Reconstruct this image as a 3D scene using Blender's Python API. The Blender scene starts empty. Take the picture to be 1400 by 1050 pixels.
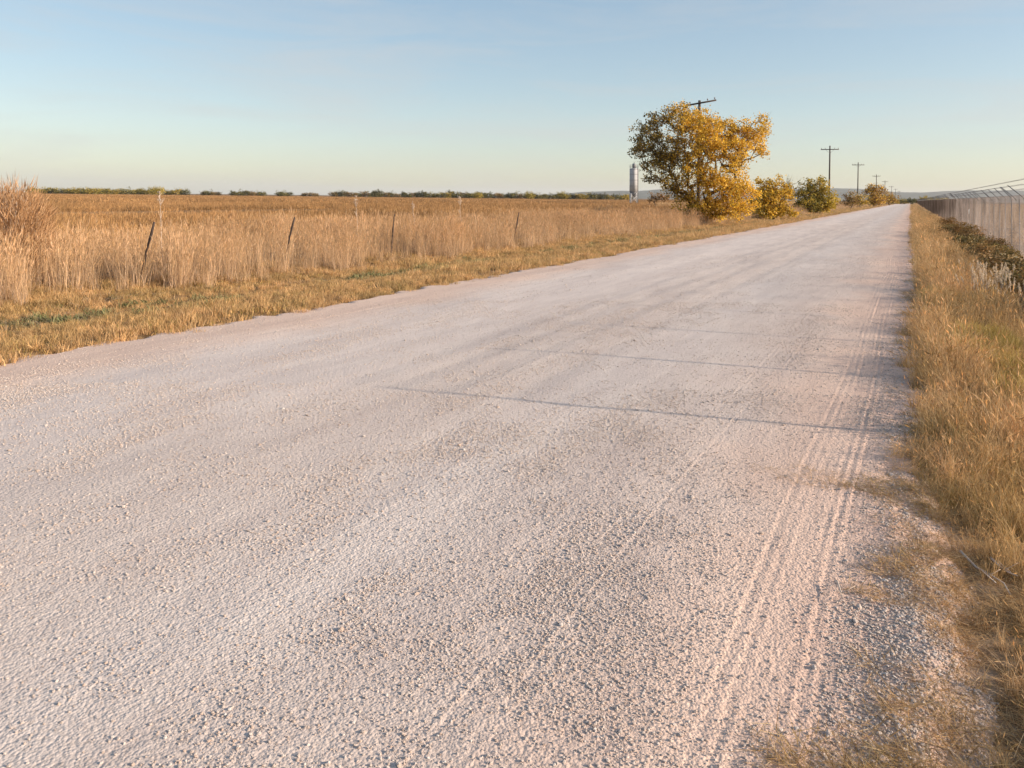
import bpy, math, random
import numpy as np
from mathutils import Matrix, Vector

R = math.radians
SC = bpy.context.scene
COL = SC.collection

# ------------------------------------------------------------------ camera, sky, sun, exposure
EYE = 1.65
YAW, ROLL = R(27.43), R(0.6)
cam_d = bpy.data.cameras.new('camera')
cam = bpy.data.objects.new('camera', cam_d)
COL.objects.link(cam)
cam_d.sensor_width = 36
cam_d.lens = 27
cam_d.shift_y = -0.1826
cam_d.clip_start = 0.05
cam_d.clip_end = 40000
cam.matrix_world = (Matrix.Translation((0, 0, EYE)) @ Matrix.Rotation(YAW, 4, 'Z')
                    @ Matrix.Rotation(R(90), 4, 'X') @ Matrix.Rotation(ROLL, 4, 'Z'))
SC.camera = cam

SUN_AZ, SUN_EL = R(75.6), R(17.5)      # azimuth clockwise from +Y
w = bpy.data.worlds.new('World')
SC.world = w
w.use_nodes = True
nt = w.node_tree
nt.nodes.clear()
sky = nt.nodes.new('ShaderNodeTexSky')
sky.sky_type = 'NISHITA'
sky.sun_disc = False
sky.sun_elevation = SUN_EL
sky.sun_rotation = SUN_AZ
sky.altitude = 300
sky.air_density = 1.0
sky.dust_density = 1.0
sky.ozone_density = 1.2
bg = nt.nodes.new('ShaderNodeBackground')
bg.inputs['Strength'].default_value = 0.15
wo = nt.nodes.new('ShaderNodeOutputWorld')
gam = nt.nodes.new('ShaderNodeGamma'); gam.inputs[1].default_value = .58      # a hazy, even autumn sky
hsv = nt.nodes.new('ShaderNodeHueSaturation'); hsv.inputs['Saturation'].default_value = 1.3
nt.links.new(sky.outputs[0], gam.inputs[0]); nt.links.new(gam.outputs[0], hsv.inputs['Color'])
tc = nt.nodes.new('ShaderNodeTexCoord'); mp = nt.nodes.new('ShaderNodeMapping')       # faint high cirrus
mp.inputs['Scale'].default_value = (1.2, 1.6, 11.0); mp.inputs['Rotation'].default_value = (.12, .05, .3)
nt.links.new(tc.outputs['Generated'], mp.inputs[0])
cn = nt.nodes.new('ShaderNodeTexNoise'); cn.inputs['Scale'].default_value = 2.2; cn.inputs['Detail'].default_value = 7
cn.inputs['Roughness'].default_value = .6; cn.inputs['Distortion'].default_value = .6
nt.links.new(mp.outputs[0], cn.inputs['Vector'])
cr = nt.nodes.new('ShaderNodeMapRange'); cr.inputs['From Min'].default_value = .45; cr.inputs['From Max'].default_value = .8
cr.inputs['To Max'].default_value = .5
nt.links.new(cn.outputs[0], cr.inputs[0])
cm = nt.nodes.new('ShaderNodeMix'); cm.data_type = 'RGBA'; cm.inputs[7].default_value = (2.1, 2.05, 2.0, 1)
nt.links.new(cr.outputs[0], cm.inputs[0]); nt.links.new(hsv.outputs[0], cm.inputs[6])
nt.links.new(cm.outputs[2], bg.inputs['Color'])
nt.links.new(bg.outputs[0], wo.inputs['Surface'])

sd = bpy.data.lights.new('sun', 'SUN')
sd.energy = 4.1
sd.angle = R(0.6)
sd.color = (1.0, 0.83, 0.66)
sun = bpy.data.objects.new('sun', sd)
COL.objects.link(sun)
sv = Vector((math.sin(SUN_AZ) * math.cos(SUN_EL), math.cos(SUN_AZ) * math.cos(SUN_EL), math.sin(SUN_EL)))
sun.rotation_euler = sv.to_track_quat('Z', 'Y').to_euler()
sun.location = sv * 60

SC.view_settings.view_transform = 'Standard'
SC.view_settings.look = 'None'
SC.view_settings.gamma = 1
SC.view_settings.exposure = 1.08
SC.view_settings.use_curve_mapping = False
SC.cycles.max_bounces = 6
SC.cycles.diffuse_bounces = 3
SC.cycles.transmission_bounces = 3
SC.cycles.volume_bounces = 0
SC.cycles.use_denoising = True

# ------------------------------------------------------------------ helpers
F_PX = 1050.0
AX = np.array([-math.sin(YAW), math.cos(YAW)])     # the way the camera looks
RT = np.array([math.cos(YAW), math.sin(YAW)])


def ground_xy(px, z):
    """ground position of photo column px at distance z along the view axis"""
    p = AX * z + RT * (px - 700) / F_PX * z
    return float(p[0]), float(p[1])


def hash2(ix, iy, seed):
    n = (ix.astype(np.int64) * 374761393 + iy.astype(np.int64) * 668265263 + seed * 1442695041) & 0xffffffff
    n = ((n ^ (n >> 13)) * 1274126177) & 0xffffffff
    n = (n ^ (n >> 16)) & 0xffffff
    return n / float(0xffffff)


def vnoise(x, y, seed=0):
    x = np.asarray(x, float); y = np.asarray(y, float)
    ix = np.floor(x); iy = np.floor(y)
    fx = x - ix; fy = y - iy
    fx = fx * fx * (3 - 2 * fx); fy = fy * fy * (3 - 2 * fy)
    a = hash2(ix, iy, seed); b = hash2(ix + 1, iy, seed)
    c = hash2(ix, iy + 1, seed); d = hash2(ix + 1, iy + 1, seed)
    return (a * (1 - fx) + b * fx) * (1 - fy) + (c * (1 - fx) + d * fx) * fy


def fbm(x, y, seed=0, octv=4):
    s = 0; a = 0.5; t = 0
    for k in range(octv):
        s = s + a * vnoise(x * 2 ** k, y * 2 ** k, seed + 17 * k); t += a; a *= 0.5
    return s / t


def sstep(a, b, x):
    t = np.clip((x - a) / (b - a), 0, 1)
    return t * t * (3 - 2 * t)


def base_h(x, y):
    """large shapes: road crown, shoulders, shallow verges, right-hand berm"""
    x = np.asarray(x, float); y = np.asarray(y, float)
    road = 0.05 * (1 - ((x + 3.8) / 3.9) ** 2)
    road = np.maximum(road, -0.02)
    left = sstep(-8.1, -10.5, x)
    right = sstep(0.1, 1.4, x)
    h = road * (1 - left) * (1 - right) - 0.10 * left * (1 - sstep(-10.5, -13, x)) - 0.12 * right
    h = h + 0.012 * np.exp(-((x - 0.08) / 0.13) ** 2) * (0.5 + vnoise(y * 1.3, x * 0 + 3, 5))
    h = h + (fbm(x * 0.35, y * 0.25, 3, 3) - 0.5) * 0.05
    return h


def tracks(x, y):
    """tyre tread marks pressed into the surface"""
    h = 0 * x
    wob = (vnoise(y * 0.25, 0 * y, 31) - 0.5) * 0.10
    for c, wd, amp in ((-0.26, 0.011, .005), (-0.31, .010, .0045), (-0.36, .010, .0045), (-0.46, 0.011, .006), (-0.51, .010, .0045), (-0.57, .010, .0035),
                       (-1.10, .009, .003), (-1.14, .008, .003), (-1.27, .009, .0035), (-1.31, .009, .003), (-1.60, .010, .003),
                       (-2.35, .012, .0015), (-6.75, .015, .003), (-6.95, .02, .004)):
        m = .3 + .7 * sstep(0.3, 0.7, vnoise(y * 0.6, 0 * y + c * 40, 9))
        d = (x - c - wob * (1 + c * .2)) / wd
        tread = 0.55 + 0.45 * np.sin(y * 2 * np.pi / 0.055 + c * 30)
        h = h + amp * m * np.exp(-d * d) * tread - amp * .7 * m * np.exp(-((d - 1.8) ** 2))
    return h


def rough(x, y):
    """how loose and stony the surface is, 0..1"""
    r = 0.25 + 0.55 * sstep(0.42, 0.66, fbm(x * 0.9, y * 0.28, 41, 4))
    r = r + 0.5 * sstep(-0.45, -0.05, x) + 0.4 * np.exp(-((x + 1.05) / .3) ** 2) * sstep(.35, .6, vnoise(x * 1, y * .4, 42))
    r = r * (1 - 0.6 * np.exp(-((x + 0.55) / .25) ** 2))
    r = r + .5 * np.exp(-((x + 2.95 + .3 * (vnoise(y * .2, y * 0, 44) - .5)) / .28) ** 2) * sstep(.3, .6, vnoise(x * 1.5, y * .35, 43))
    r = r * (1 - .5 * np.exp(-((x + 2.15) / .16) ** 2)) * (1 - .5 * np.exp(-((x + 4.9) / .4) ** 2))
    r = r + .25 * np.exp(-((x + 6.6) / .3) ** 2)
    r = r * (1 - .55 * sstep(-6.95, -7.25, x))
    return np.clip(r, 0.08, 1.2)


def road_h(x, y):
    r = rough(x, y)
    u = .8 * x + .6 * y; v = .8 * y - .6 * x          # turned so that the grain never lines up with the grid
    g = (fbm(u / 0.06, v / 0.06, 51, 3) - 0.5) * 0.0034
    g2 = np.maximum(vnoise(v / 0.028 + 1.5 * vnoise(u / .05, v / .05, 55), u / 0.028, 52) - 0.6, 0) * 0.006
    lump = (fbm(x / 0.25, y / 0.35, 53, 3) - .5) * 0.014 * (0.4 + sstep(-.4, 0, x) * 2.6)
    return base_h(x, y) + r * (g + g2) + lump * .7 + tracks(x, y)


def new_mesh(name, V, F=None, tris=None, quads=None, col=None, mat=None, smooth=False):
    me = bpy.data.meshes.new(name)
    V = np.asarray(V, np.float32)
    loops, tot = [], []
    if quads is not None and len(quads):
        q = np.asarray(quads, np.int32); loops.append(q.ravel()); tot.append(np.full(len(q), 4, np.int32))
    if tris is not None and len(tris):
        t = np.asarray(tris, np.int32); loops.append(t.ravel()); tot.append(np.full(len(t), 3, np.int32))
    if F is not None:
        for f in F:
            loops.append(np.array(f, np.int32)); tot.append(np.array([len(f)], np.int32))
    L = np.concatenate(loops); T = np.concatenate(tot)
    me.vertices.add(len(V)); me.vertices.foreach_set('co', V.ravel())
    me.loops.add(len(L)); me.loops.foreach_set('vertex_index', L)
    me.polygons.add(len(T))
    me.polygons.foreach_set('loop_start', np.concatenate([[0], np.cumsum(T)[:-1]]).astype(np.int32))
    me.polygons.foreach_set('loop_total', T)
    if smooth:
        me.polygons.foreach_set('use_smooth', np.ones(len(T), bool))
    me.update(calc_edges=True)
    if col is not None:
        a = me.color_attributes.new('Col', 'FLOAT_COLOR', 'POINT')
        c = np.ones((len(V), 4), np.float32); c[:, :3] = col
        a.data.foreach_set('color', c.ravel())
    if mat:
        me.materials.append(mat)
    return me


def link(name, me, parent=None, loc=(0, 0, 0), rot=(0, 0, 0), scale=(1, 1, 1)):
    o = bpy.data.objects.new(name, me)
    COL.objects.link(o)
    o.location = loc; o.rotation_euler = rot; o.scale = scale
    if parent: o.parent = parent
    return o


def tag(o, label=None, cat=None, group=None, kind=None):
    if label: o['label'] = label
    if cat: o['category'] = cat
    if group: o['group'] = group
    if kind: o['kind'] = kind
    return o


def copy_tree(o, parent=None):
    c = o.copy(); COL.objects.link(c); c.parent = parent
    for ch in [x for x in o.children]:
        copy_tree(ch, c)
    return c


class MB:
    """collects shapes into one mesh"""
    def __init__(s): s.V = []; s.Q = []; s.T = []; s.n = 0

    def add(s, V, Q=(), T=()):
        V = np.asarray(V, float)
        if len(Q): s.Q.append(np.asarray(Q) + s.n)
        if len(T): s.T.append(np.asarray(T) + s.n)
        s.V.append(V); s.n += len(V)

    def tube(s, pts, rad, sides=6, caps=True):
        pts = [np.array(p, float) for p in pts]
        if not hasattr(rad, '__len__'): rad = [rad] * len(pts)
        rings = []
        for i, p in enumerate(pts):
            d = pts[min(i + 1, len(pts) - 1)] - pts[max(i - 1, 0)]
            d = d / (np.linalg.norm(d) + 1e-9)
            u = np.cross(d, [0, 0, 1.0] if abs(d[2]) < .9 else [1.0, 0, 0]); u /= np.linalg.norm(u)
            v = np.cross(d, u)
            a = np.arange(sides) * 2 * np.pi / sides
            rings.append(p + rad[i] * (np.cos(a)[:, None] * u + np.sin(a)[:, None] * v))
        V = np.concatenate(rings); Q = []
        for i in range(len(pts) - 1):
            for k in range(sides):
                k2 = (k + 1) % sides
                Q.append((i * sides + k, i * sides + k2, (i + 1) * sides + k2, (i + 1) * sides + k))
        T = []
        if caps:
            n = len(V)
            V = np.concatenate([V, [pts[0]], [pts[-1]]])
            for k in range(sides):
                k2 = (k + 1) % sides
                T.append((n, k2, k)); T.append((n + 1, (len(pts) - 1) * sides + k, (len(pts) - 1) * sides + k2))
        s.add(V, Q, T)

    def box(s, c, d, rz=0):
        c = np.array(c, float); d = np.array(d, float) / 2
        V = np.array([[x, y, z] for x in (-1, 1) for y in (-1, 1) for z in (-1, 1)], float) * d
        cr, sr = math.cos(rz), math.sin(rz)
        V = np.stack([V[:, 0] * cr - V[:, 1] * sr, V[:, 0] * sr + V[:, 1] * cr, V[:, 2]], 1) + c
        s.add(V, [(0, 1, 3, 2), (4, 6, 7, 5), (0, 4, 5, 1), (2, 3, 7, 6), (0, 2, 6, 4), (1, 5, 7, 3)])

    def mesh(s, name, mat, smooth=False):
        return new_mesh(name, np.concatenate(s.V), quads=np.concatenate(s.Q) if s.Q else None,
                        tris=np.concatenate(s.T) if s.T else None, mat=mat, smooth=smooth)

    def build(s, name, mat, parent=None, smooth=False, **k):
        return link(name, s.mesh(name, mat, smooth), parent, **k)


# ------------------------------------------------------------------ materials
def mat_new(name):
    m = bpy.data.materials.new(name); m.use_nodes = True
    n = m.node_tree; n.nodes.clear()
    return m, n


def N(nt, t, **k):
    n = nt.nodes.new(t)
    for a, b in k.items():
        if a.startswith('in_'):
            key = a[3:]
            n.inputs[int(key) if key.isdigit() else key].default_value = b
        else:
            setattr(n, a, b)
    return n


def ramp(nt, fac, stops, interp='LINEAR'):
    r = nt.nodes.new('ShaderNodeValToRGB'); r.color_ramp.interpolation = interp
    el = r.color_ramp.elements
    while len(el) < len(stops): el.new(0.5)
    for e, (p, c) in zip(el, stops):
        e.position = p; e.color = (*c, 1) if len(c) == 3 else c
    nt.links.new(fac, r.inputs[0])
    return r.outputs[0]


def mixc(nt, fac, a, b, mode='MIX'):
    m = nt.nodes.new('ShaderNodeMix'); m.data_type = 'RGBA'; m.blend_type = mode
    for s, v in ((m.inputs[0], fac), (m.inputs[6], a), (m.inputs[7], b)):
        if hasattr(v, 'is_output') or isinstance(v, bpy.types.NodeSocket): nt.links.new(v, s)
        elif isinstance(v, (int, float)): s.default_value = v
        else: s.default_value = (*v, 1)
    return m.outputs[2]


def noise_tex(nt, vec, scale, detail=4, rough=.55, dist=0):
    n = N(nt, 'ShaderNodeTexNoise'); n.inputs['Scale'].default_value = scale
    n.inputs['Detail'].default_value = detail; n.inputs['Roughness'].default_value = rough
    n.inputs['Distortion'].default_value = dist
    if vec is not None: nt.links.new(vec, n.inputs['Vector'])
    return n.outputs[0]


def plant_mat(name, translucency=.35, tint_a=(1, 1, 1), tint_b=(1, 1, 1), tint_scale=.8, vary=.35, rough=.6):
    """leaf / blade material: vertex colour x patchy tint x per-plant variation"""
    m, n = mat_new(name)
    at = N(n, 'ShaderNodeVertexColor', layer_name='Col')
    geo = N(n, 'ShaderNodeNewGeometry'); oi = N(n, 'ShaderNodeObjectInfo')
    ns = noise_tex(n, geo.outputs['Position'], tint_scale, 3)
    t = ramp(n, ns, [(.40, tint_a), (.60, tint_b)])
    c = mixc(n, 1.0, at.outputs[0], t, 'MULTIPLY')
    v = ramp(n, oi.outputs['Random'], [(0, (1 - vary,) * 3), (1, (1 + vary * .6,) * 3)])
    c = mixc(n, 1.0, c, v, 'MULTIPLY')
    p = N(n, 'ShaderNodeBsdfPrincipled'); p.inputs['Roughness'].default_value = rough
    p.inputs['Specular IOR Level'].default_value = .25
    tr = N(n, 'ShaderNodeBsdfTranslucent'); mx = N(n, 'ShaderNodeMixShader'); mx.inputs[0].default_value = translucency
    o = N(n, 'ShaderNodeOutputMaterial')
    L = n.links.new
    L(c, p.inputs['Base Color']); L(c, tr.inputs[0]); L(p.outputs[0], mx.inputs[1]); L(tr.outputs[0], mx.inputs[2]); L(mx.outputs[0], o.inputs[0])
    return m


def solid_mat(name, c1, c2, scale=6, rough=.7, metal=0, stretch=(1, 1, 1), bump=0.0):
    m, n = mat_new(name)
    tc = N(n, 'ShaderNodeTexCoord'); mp = N(n, 'ShaderNodeMapping'); mp.inputs['Scale'].default_value = stretch
    n.links.new(tc.outputs['Object'], mp.inputs[0])
    ns = noise_tex(n, mp.outputs[0], scale, 5, .6)
    c = ramp(n, ns, [(.3, c1), (.7, c2)])
    p = N(n, 'ShaderNodeBsdfPrincipled'); p.inputs['Roughness'].default_value = rough; p.inputs['Metallic'].default_value = metal
    n.links.new(c, p.inputs['Base Color'])
    if bump:
        b = N(n, 'ShaderNodeBump'); b.inputs['Distance'].default_value = bump; b.inputs['Strength'].default_value = .8
        n.links.new(ns, b.inputs['Height']); n.links.new(b.outputs[0], p.inputs['Normal'])
    o = N(n, 'ShaderNodeOutputMaterial'); n.links.new(p.outputs[0], o.inputs[0])
    return m


def road_material():
    m, n = mat_new('caliche_gravel'); L = n.links.new
    geo = N(n, 'ShaderNodeNewGeometry')
    sep = N(n, 'ShaderNodeSeparateXYZ'); L(geo.outputs['Position'], sep.inputs[0])
    mp = N(n, 'ShaderNodeMapping'); mp.inputs['Scale'].default_value = (1.0, .16, 1.0); L(geo.outputs['Position'], mp.inputs[0])
    streak = noise_tex(n, mp.outputs[0], 1.6, 6, .6)
    streak2 = noise_tex(n, mp.outputs[0], 7.0, 5, .6)
    blot = noise_tex(n, geo.outputs['Position'], .55, 5, .6)
    fine = noise_tex(n, geo.outputs['Position'], 55, 5, .7)
    # across the road: pink sand at both edges, pale grey-white caliche between
    jit = N(n, 'ShaderNodeMath', operation='MULTIPLY_ADD'); L(blot, jit.inputs[0]); jit.inputs[1].default_value = 1.5; L(sep.outputs[0], jit.inputs[2])
    mr = N(n, 'ShaderNodeMapRange'); mr.inputs['From Min'].default_value = -7.25; mr.inputs['From Max'].default_value = 2.25
    L(jit.outputs[0], mr.inputs[0])
    PK = (.64, .485, .395); GR = (.585, .50, .445); WH = (.625, .545, .495)
    band = ramp(n, mr.outputs[0], [(0.0, PK), (.10, PK), (.19, WH), (.32, WH), (.45, GR), (.54, GR), (.60, (.61, .535, .485)), (.655, GR), (.72, (.57, .47, .41)), (.77, PK), (.84, (.62, .44, .35)), (.92, GR)])
    s = ramp(n, streak, [(.3, (.86, .85, .86)), (.55, (1, 1, 1)), (.75, (1.1, 1.09, 1.08))])
    c = mixc(n, 1, band, s, 'MULTIPLY')
    s2 = ramp(n, streak2, [(.3, (.93, .92, .93)), (.7, (1.05, 1.05, 1.05))])
    c = mixc(n, 1, c, s2, 'MULTIPLY')
    f = ramp(n, fine, [(.3, (.72, .70, .68)), (.45, (.96, .96, .96)), (.7, (1.12, 1.12, 1.12))])
    c = mixc(n, 1, c, f, 'MULTIPLY')
    vo = N(n, 'ShaderNodeTexVoronoi', feature='F1'); vo.inputs['Scale'].default_value = 42; L(geo.outputs['Position'], vo.inputs['Vector'])
    vo2 = N(n, 'ShaderNodeTexVoronoi', feature='F1'); vo2.inputs['Scale'].default_value = 90; L(geo.outputs['Position'], vo2.inputs['Vector'])
    a = N(n, 'ShaderNodeMath', operation='ADD'); L(vo.outputs['Distance'], a.inputs[0]); L(vo2.outputs['Distance'], a.inputs[1])
    a2 = N(n, 'ShaderNodeMath', operation='SUBTRACT'); L(fine, a2.inputs[0]); L(a.outputs[0], a2.inputs[1])
    b = N(n, 'ShaderNodeBump'); b.inputs['Strength'].default_value = .75; b.inputs['Distance'].default_value = .004
    L(a2.outputs[0], b.inputs['Height'])
    p = N(n, 'ShaderNodeBsdfPrincipled'); p.inputs['Roughness'].default_value = .95; p.inputs['Specular IOR Level'].default_value = .15
    L(c, p.inputs['Base Color']); L(b.outputs[0], p.inputs['Normal'])
    o = N(n, 'ShaderNodeOutputMaterial'); L(p.outputs[0], o.inputs[0])
    return m


def ground_material():
    m, n = mat_new('dry_soil'); L = n.links.new
    geo = N(n, 'ShaderNodeNewGeometry')
    a = noise_tex(n, geo.outputs['Position'], 3.0, 6, .65)
    b_ = noise_tex(n, geo.outputs['Position'], .02, 4, .6)
    c = ramp(n, a, [(.3, (.12, .075, .04)), (.5, (.21, .14, .08)), (.72, (.34, .25, .17))])
    c2 = ramp(n, b_, [(.35, (.9, .85, .7)), (.65, (1.15, 1.05, .95))])
    c = mixc(n, 1, c, c2, 'MULTIPLY')
    sep = N(n, 'ShaderNodeSeparateXYZ'); L(geo.outputs['Position'], sep.inputs[0])
    mr = N(n, 'ShaderNodeMapRange'); mr.inputs['From Min'].default_value = .55; mr.inputs['From Max'].default_value = .05
    L(sep.outputs[0], mr.inputs[0])
    gt = N(n, 'ShaderNodeMath', operation='GREATER_THAN'); L(sep.outputs[0], gt.inputs[0]); gt.inputs[1].default_value = -3
    sp0 = N(n, 'ShaderNodeMath', operation='MULTIPLY'); L(mr.outputs[0], sp0.inputs[0]); L(gt.outputs[0], sp0.inputs[1])
    sp = N(n, 'ShaderNodeMath', operation='MULTIPLY'); L(sp0.outputs[0], sp.inputs[0]); L(noise_tex(n, geo.outputs['Position'], 5, 4, .6), sp.inputs[1])
    c = mixc(n, ramp(n, sp.outputs[0], [(.18, (0, 0, 0)), (.42, (1, 1, 1))]), c, (.50, .39, .31))
    bp = N(n, 'ShaderNodeBump'); bp.inputs['Strength'].default_value = .9; bp.inputs['Distance'].default_value = .03
    L(noise_tex(n, geo.outputs['Position'], 14, 6, .7), bp.inputs['Height'])
    p = N(n, 'ShaderNodeBsdfPrincipled'); p.inputs['Roughness'].default_value = .95; p.inputs['Specular IOR Level'].default_value = .1
    L(c, p.inputs['Base Color']); L(bp.outputs[0], p.inputs['Normal'])
    o = N(n, 'ShaderNodeOutputMaterial'); L(p.outputs[0], o.inputs[0])
    return m


def stone_material():
    m, n = mat_new('pale_stone'); L = n.links.new
    oi = N(n, 'ShaderNodeObjectInfo'); tc = N(n, 'ShaderNodeTexCoord')
    base = ramp(n, oi.outputs['Random'], [(0, (.64, .49, .40)), (.35, (.58, .49, .43)), (.7, (.68, .58, .52)), (.93, (.74, .67, .62)), (1, (.42, .33, .28))])
    ns = noise_tex(n, tc.outputs['Object'], 3.5, 5, .7)
    c = mixc(n, 1, base, ramp(n, ns, [(.3, (.8, .79, .78)), (.7, (1.08, 1.08, 1.08))]), 'MULTIPLY')
    b = N(n, 'ShaderNodeBump'); b.inputs['Strength'].default_value = .5; b.inputs['Distance'].default_value = .1; L(ns, b.inputs['Height'])
    p = N(n, 'ShaderNodeBsdfPrincipled'); p.inputs['Roughness'].default_value = .92; p.inputs['Specular IOR Level'].default_value = .2
    L(c, p.inputs['Base Color']); L(b.outputs[0], p.inputs['Normal'])
    o = N(n, 'ShaderNodeOutputMaterial'); L(p.outputs[0], o.inputs[0])
    return m


M_ROAD = road_material()
M_SOIL = ground_material()
M_STONE = stone_material()
M_TALL = plant_mat('straw_tall', .3, (1.0, .93, .85), (1.06, 1.0, .95), .35, .22)
M_VERGE = plant_mat('straw_short', .3, (.88, .85, .72), (1.1, 1.0, .9), 1.1, .3)
M_RIGHT = plant_mat('straw_right', .3, (.82, .80, .66), (1.22, 1.14, 1.08), .9, .3)
M_GREEN = plant_mat('weed_green', .3, (.7, .8, .6), (1.2, 1.1, .9), 2.0, .35)
M_CROP = plant_mat('dry_crop', .2, (.8, .76, .7), (1.1, 1.05, 1.0), .05, .35)
M_LEAF = plant_mat('autumn_leaf', .45, (.85, .85, .8), (1.15, 1.1, 1.0), .8, .1, .5)
M_FAR = plant_mat('far_leaf', .3, (.85, .9, .85), (1.1, 1.05, 1.0), .1, .25)
M_BARK = solid_mat('bark', (.05, .035, .025), (.13, .095, .07), 8, .9, 0, (1, 1, .2), .02)
M_POLE = solid_mat('weathered_pole_wood', (.045, .034, .028), (.10, .078, .065), 5, .85, 0, (1, 1, .06), .01)
M_POST = solid_mat('weathered_post', (.022, .016, .014), (.07, .045, .035), 14, .85, 0, (1, 1, .2), .01)
M_GALV = solid_mat('galvanised_steel', (.16, .15, .15), (.26, .25, .245), 20, .5, .7)
M_WIRE = solid_mat('dull_galvanised_wire', (.24, .22, .215), (.38, .35, .34), 3, .6, .2)
n_ = M_WIRE.node_tree
g_ = N(n_, 'ShaderNodeNewGeometry'); p_ = [q for q in n_.nodes if q.type == 'BSDF_PRINCIPLED'][0]
old_ = p_.inputs['Base Color'].links[0].from_socket
n_.links.new(mixc(n_, 1, old_, ramp(n_, noise_tex(n_, g_.outputs['Position'], .45, 3, .6), [(.36, (.5, .45, .43)), (.5, (.85, .80, .79)), (.64, (1.25, 1.17, 1.13))]), 'MULTIPLY'), p_.inputs['Base Color'])
M_WHITE = solid_mat('silo_white', (.40, .40, .42), (.60, .59, .59), 1.2, .75, 0, (1, 1, .15))
M_GREYM = solid_mat('silo_grey', (.16, .16, .17), (.26, .26, .27), 3, .6, .3)
M_PAPER = solid_mat('white_plastic', (.72, .72, .72), (.82, .82, .82), 12, .5)
M_INS = solid_mat('insulator', (.10, .06, .045), (.16, .10, .07), 12, .3)
M_FLUFF = plant_mat('seed_fluff', .4, (.95, .95, .95), (1.05, 1.05, 1.05), 2, .12)

# ------------------------------------------------------------------ ground, road, hills, haze
def axis(near_lo, near_hi, step, far_lo, far_hi, g=1.18):
    a = list(np.arange(near_lo, near_hi, step))
    s = step; x = near_hi
    while x < far_hi: a.append(x); s *= g; x += s
    a.append(far_hi)
    s = step * g; x = near_lo - s
    while x > far_lo: a.insert(0, x); s *= g; x -= s
    a.insert(0, far_lo)
    return np.array(a)


def grid_mesh(name, xs, ys, hf, mat, keep=None, smooth=True):
    X, Y = np.meshgrid(xs, ys)
    Z = hf(X, Y)
    V = np.stack([X.ravel(), Y.ravel(), Z.ravel()], 1)
    nx = len(xs)
    i = np.arange(len(ys) - 1)[:, None] * nx + np.arange(nx - 1)[None, :]
    if keep is not None:
        k = keep(X[:-1, :-1], Y[:-1, :-1]); i = i[k]
    i = i.ravel()
    Q = np.stack([i, i + 1, i + 1 + nx, i + nx], 1)
    used = np.zeros(len(V), bool); used[Q.ravel()] = True
    remap = np.cumsum(used) - 1
    return new_mesh(name, V[used], quads=remap[Q], mat=mat, smooth=smooth)


def ground_h(x, y):
    far = sstep(60, 400, np.hypot(x, y))
    h = base_h(x, y)
    inroad = sstep(-8.1, -7.9, x) * (1 - sstep(.25, .45, x))
    h = h + (fbm(x * 2.2, y * 2.2, 61, 3) - .5) * .05 * (1 - inroad) - .03 * inroad
    return h * (1 - far) - .06 * far


xs = axis(-26, 5, .16, -14000, 14000)
ys = axis(-4, 45, .16, -3000, 14000)
g = link('ground', grid_mesh('ground', xs, ys, ground_h, M_SOIL))
tag(g, kind='structure')

yl = [0.7]
while yl[-1] < 70: yl.append(yl[-1] + max(.013, .0052 * yl[-1]))
xl = np.arange(-8.4, .62, .0128)


def edge_fade(x, y):
    """the gravel feathers out into the verge along a ragged line"""
    n = (fbm(y * .8, x * 0, 71, 4) - .5)
    eL = -7.75 + n * .5 + (vnoise(y * 6, x * 4, 72) - .5) * .35
    n2 = (fbm(y * .9, x * 0 + 9, 73, 4) - .5)
    eR = 0.0 + .12 * (1 - sstep(4.2, 6.5, y)) + n2 * .3 + (vnoise(x * 9, y * 7, 74) - .5) * .22
    return sstep(eL - .15, eL + .12, x) * (1 - sstep(eR - .14, eR + .3, x))


road_near = link('road', grid_mesh('road', xl, np.array(yl), lambda x, y: road_h(x, y) - .06 * (1 - edge_fade(x, y)), M_ROAD,
                                   keep=lambda x, y: (x > -1.95 * y - 1.6)))
tag(road_near, kind='structure')
# the same road carried on behind the camera and away to the bend
xf = np.linspace(-8.2, .45, 60)
yf = np.concatenate([np.arange(-12, 69.5, .5), np.geomspace(69.5, 470, 160)])


def far_h(x, y):
    h = base_h(x, y) - .06 * (1 - edge_fade(x, y))
    near = (y > 0.9) & (y < 69.0)
    fl = sstep(60, 400, np.hypot(x, y))
    return (h * (1 - fl) + fl * .02 * np.ones_like(h)) - np.where(near, .03, .0) - .004 * (y >= 69.0)


def far_h2(x, y):
    h = far_h(x, y)
    f = sstep(60, 400, np.hypot(x, y))
    return h - f * .06 * (1 - edge_fade(x, y))


rf = link('road', grid_mesh('road', xf, yf, far_h2, M_ROAD))
tag(rf, kind='structure')

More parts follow.
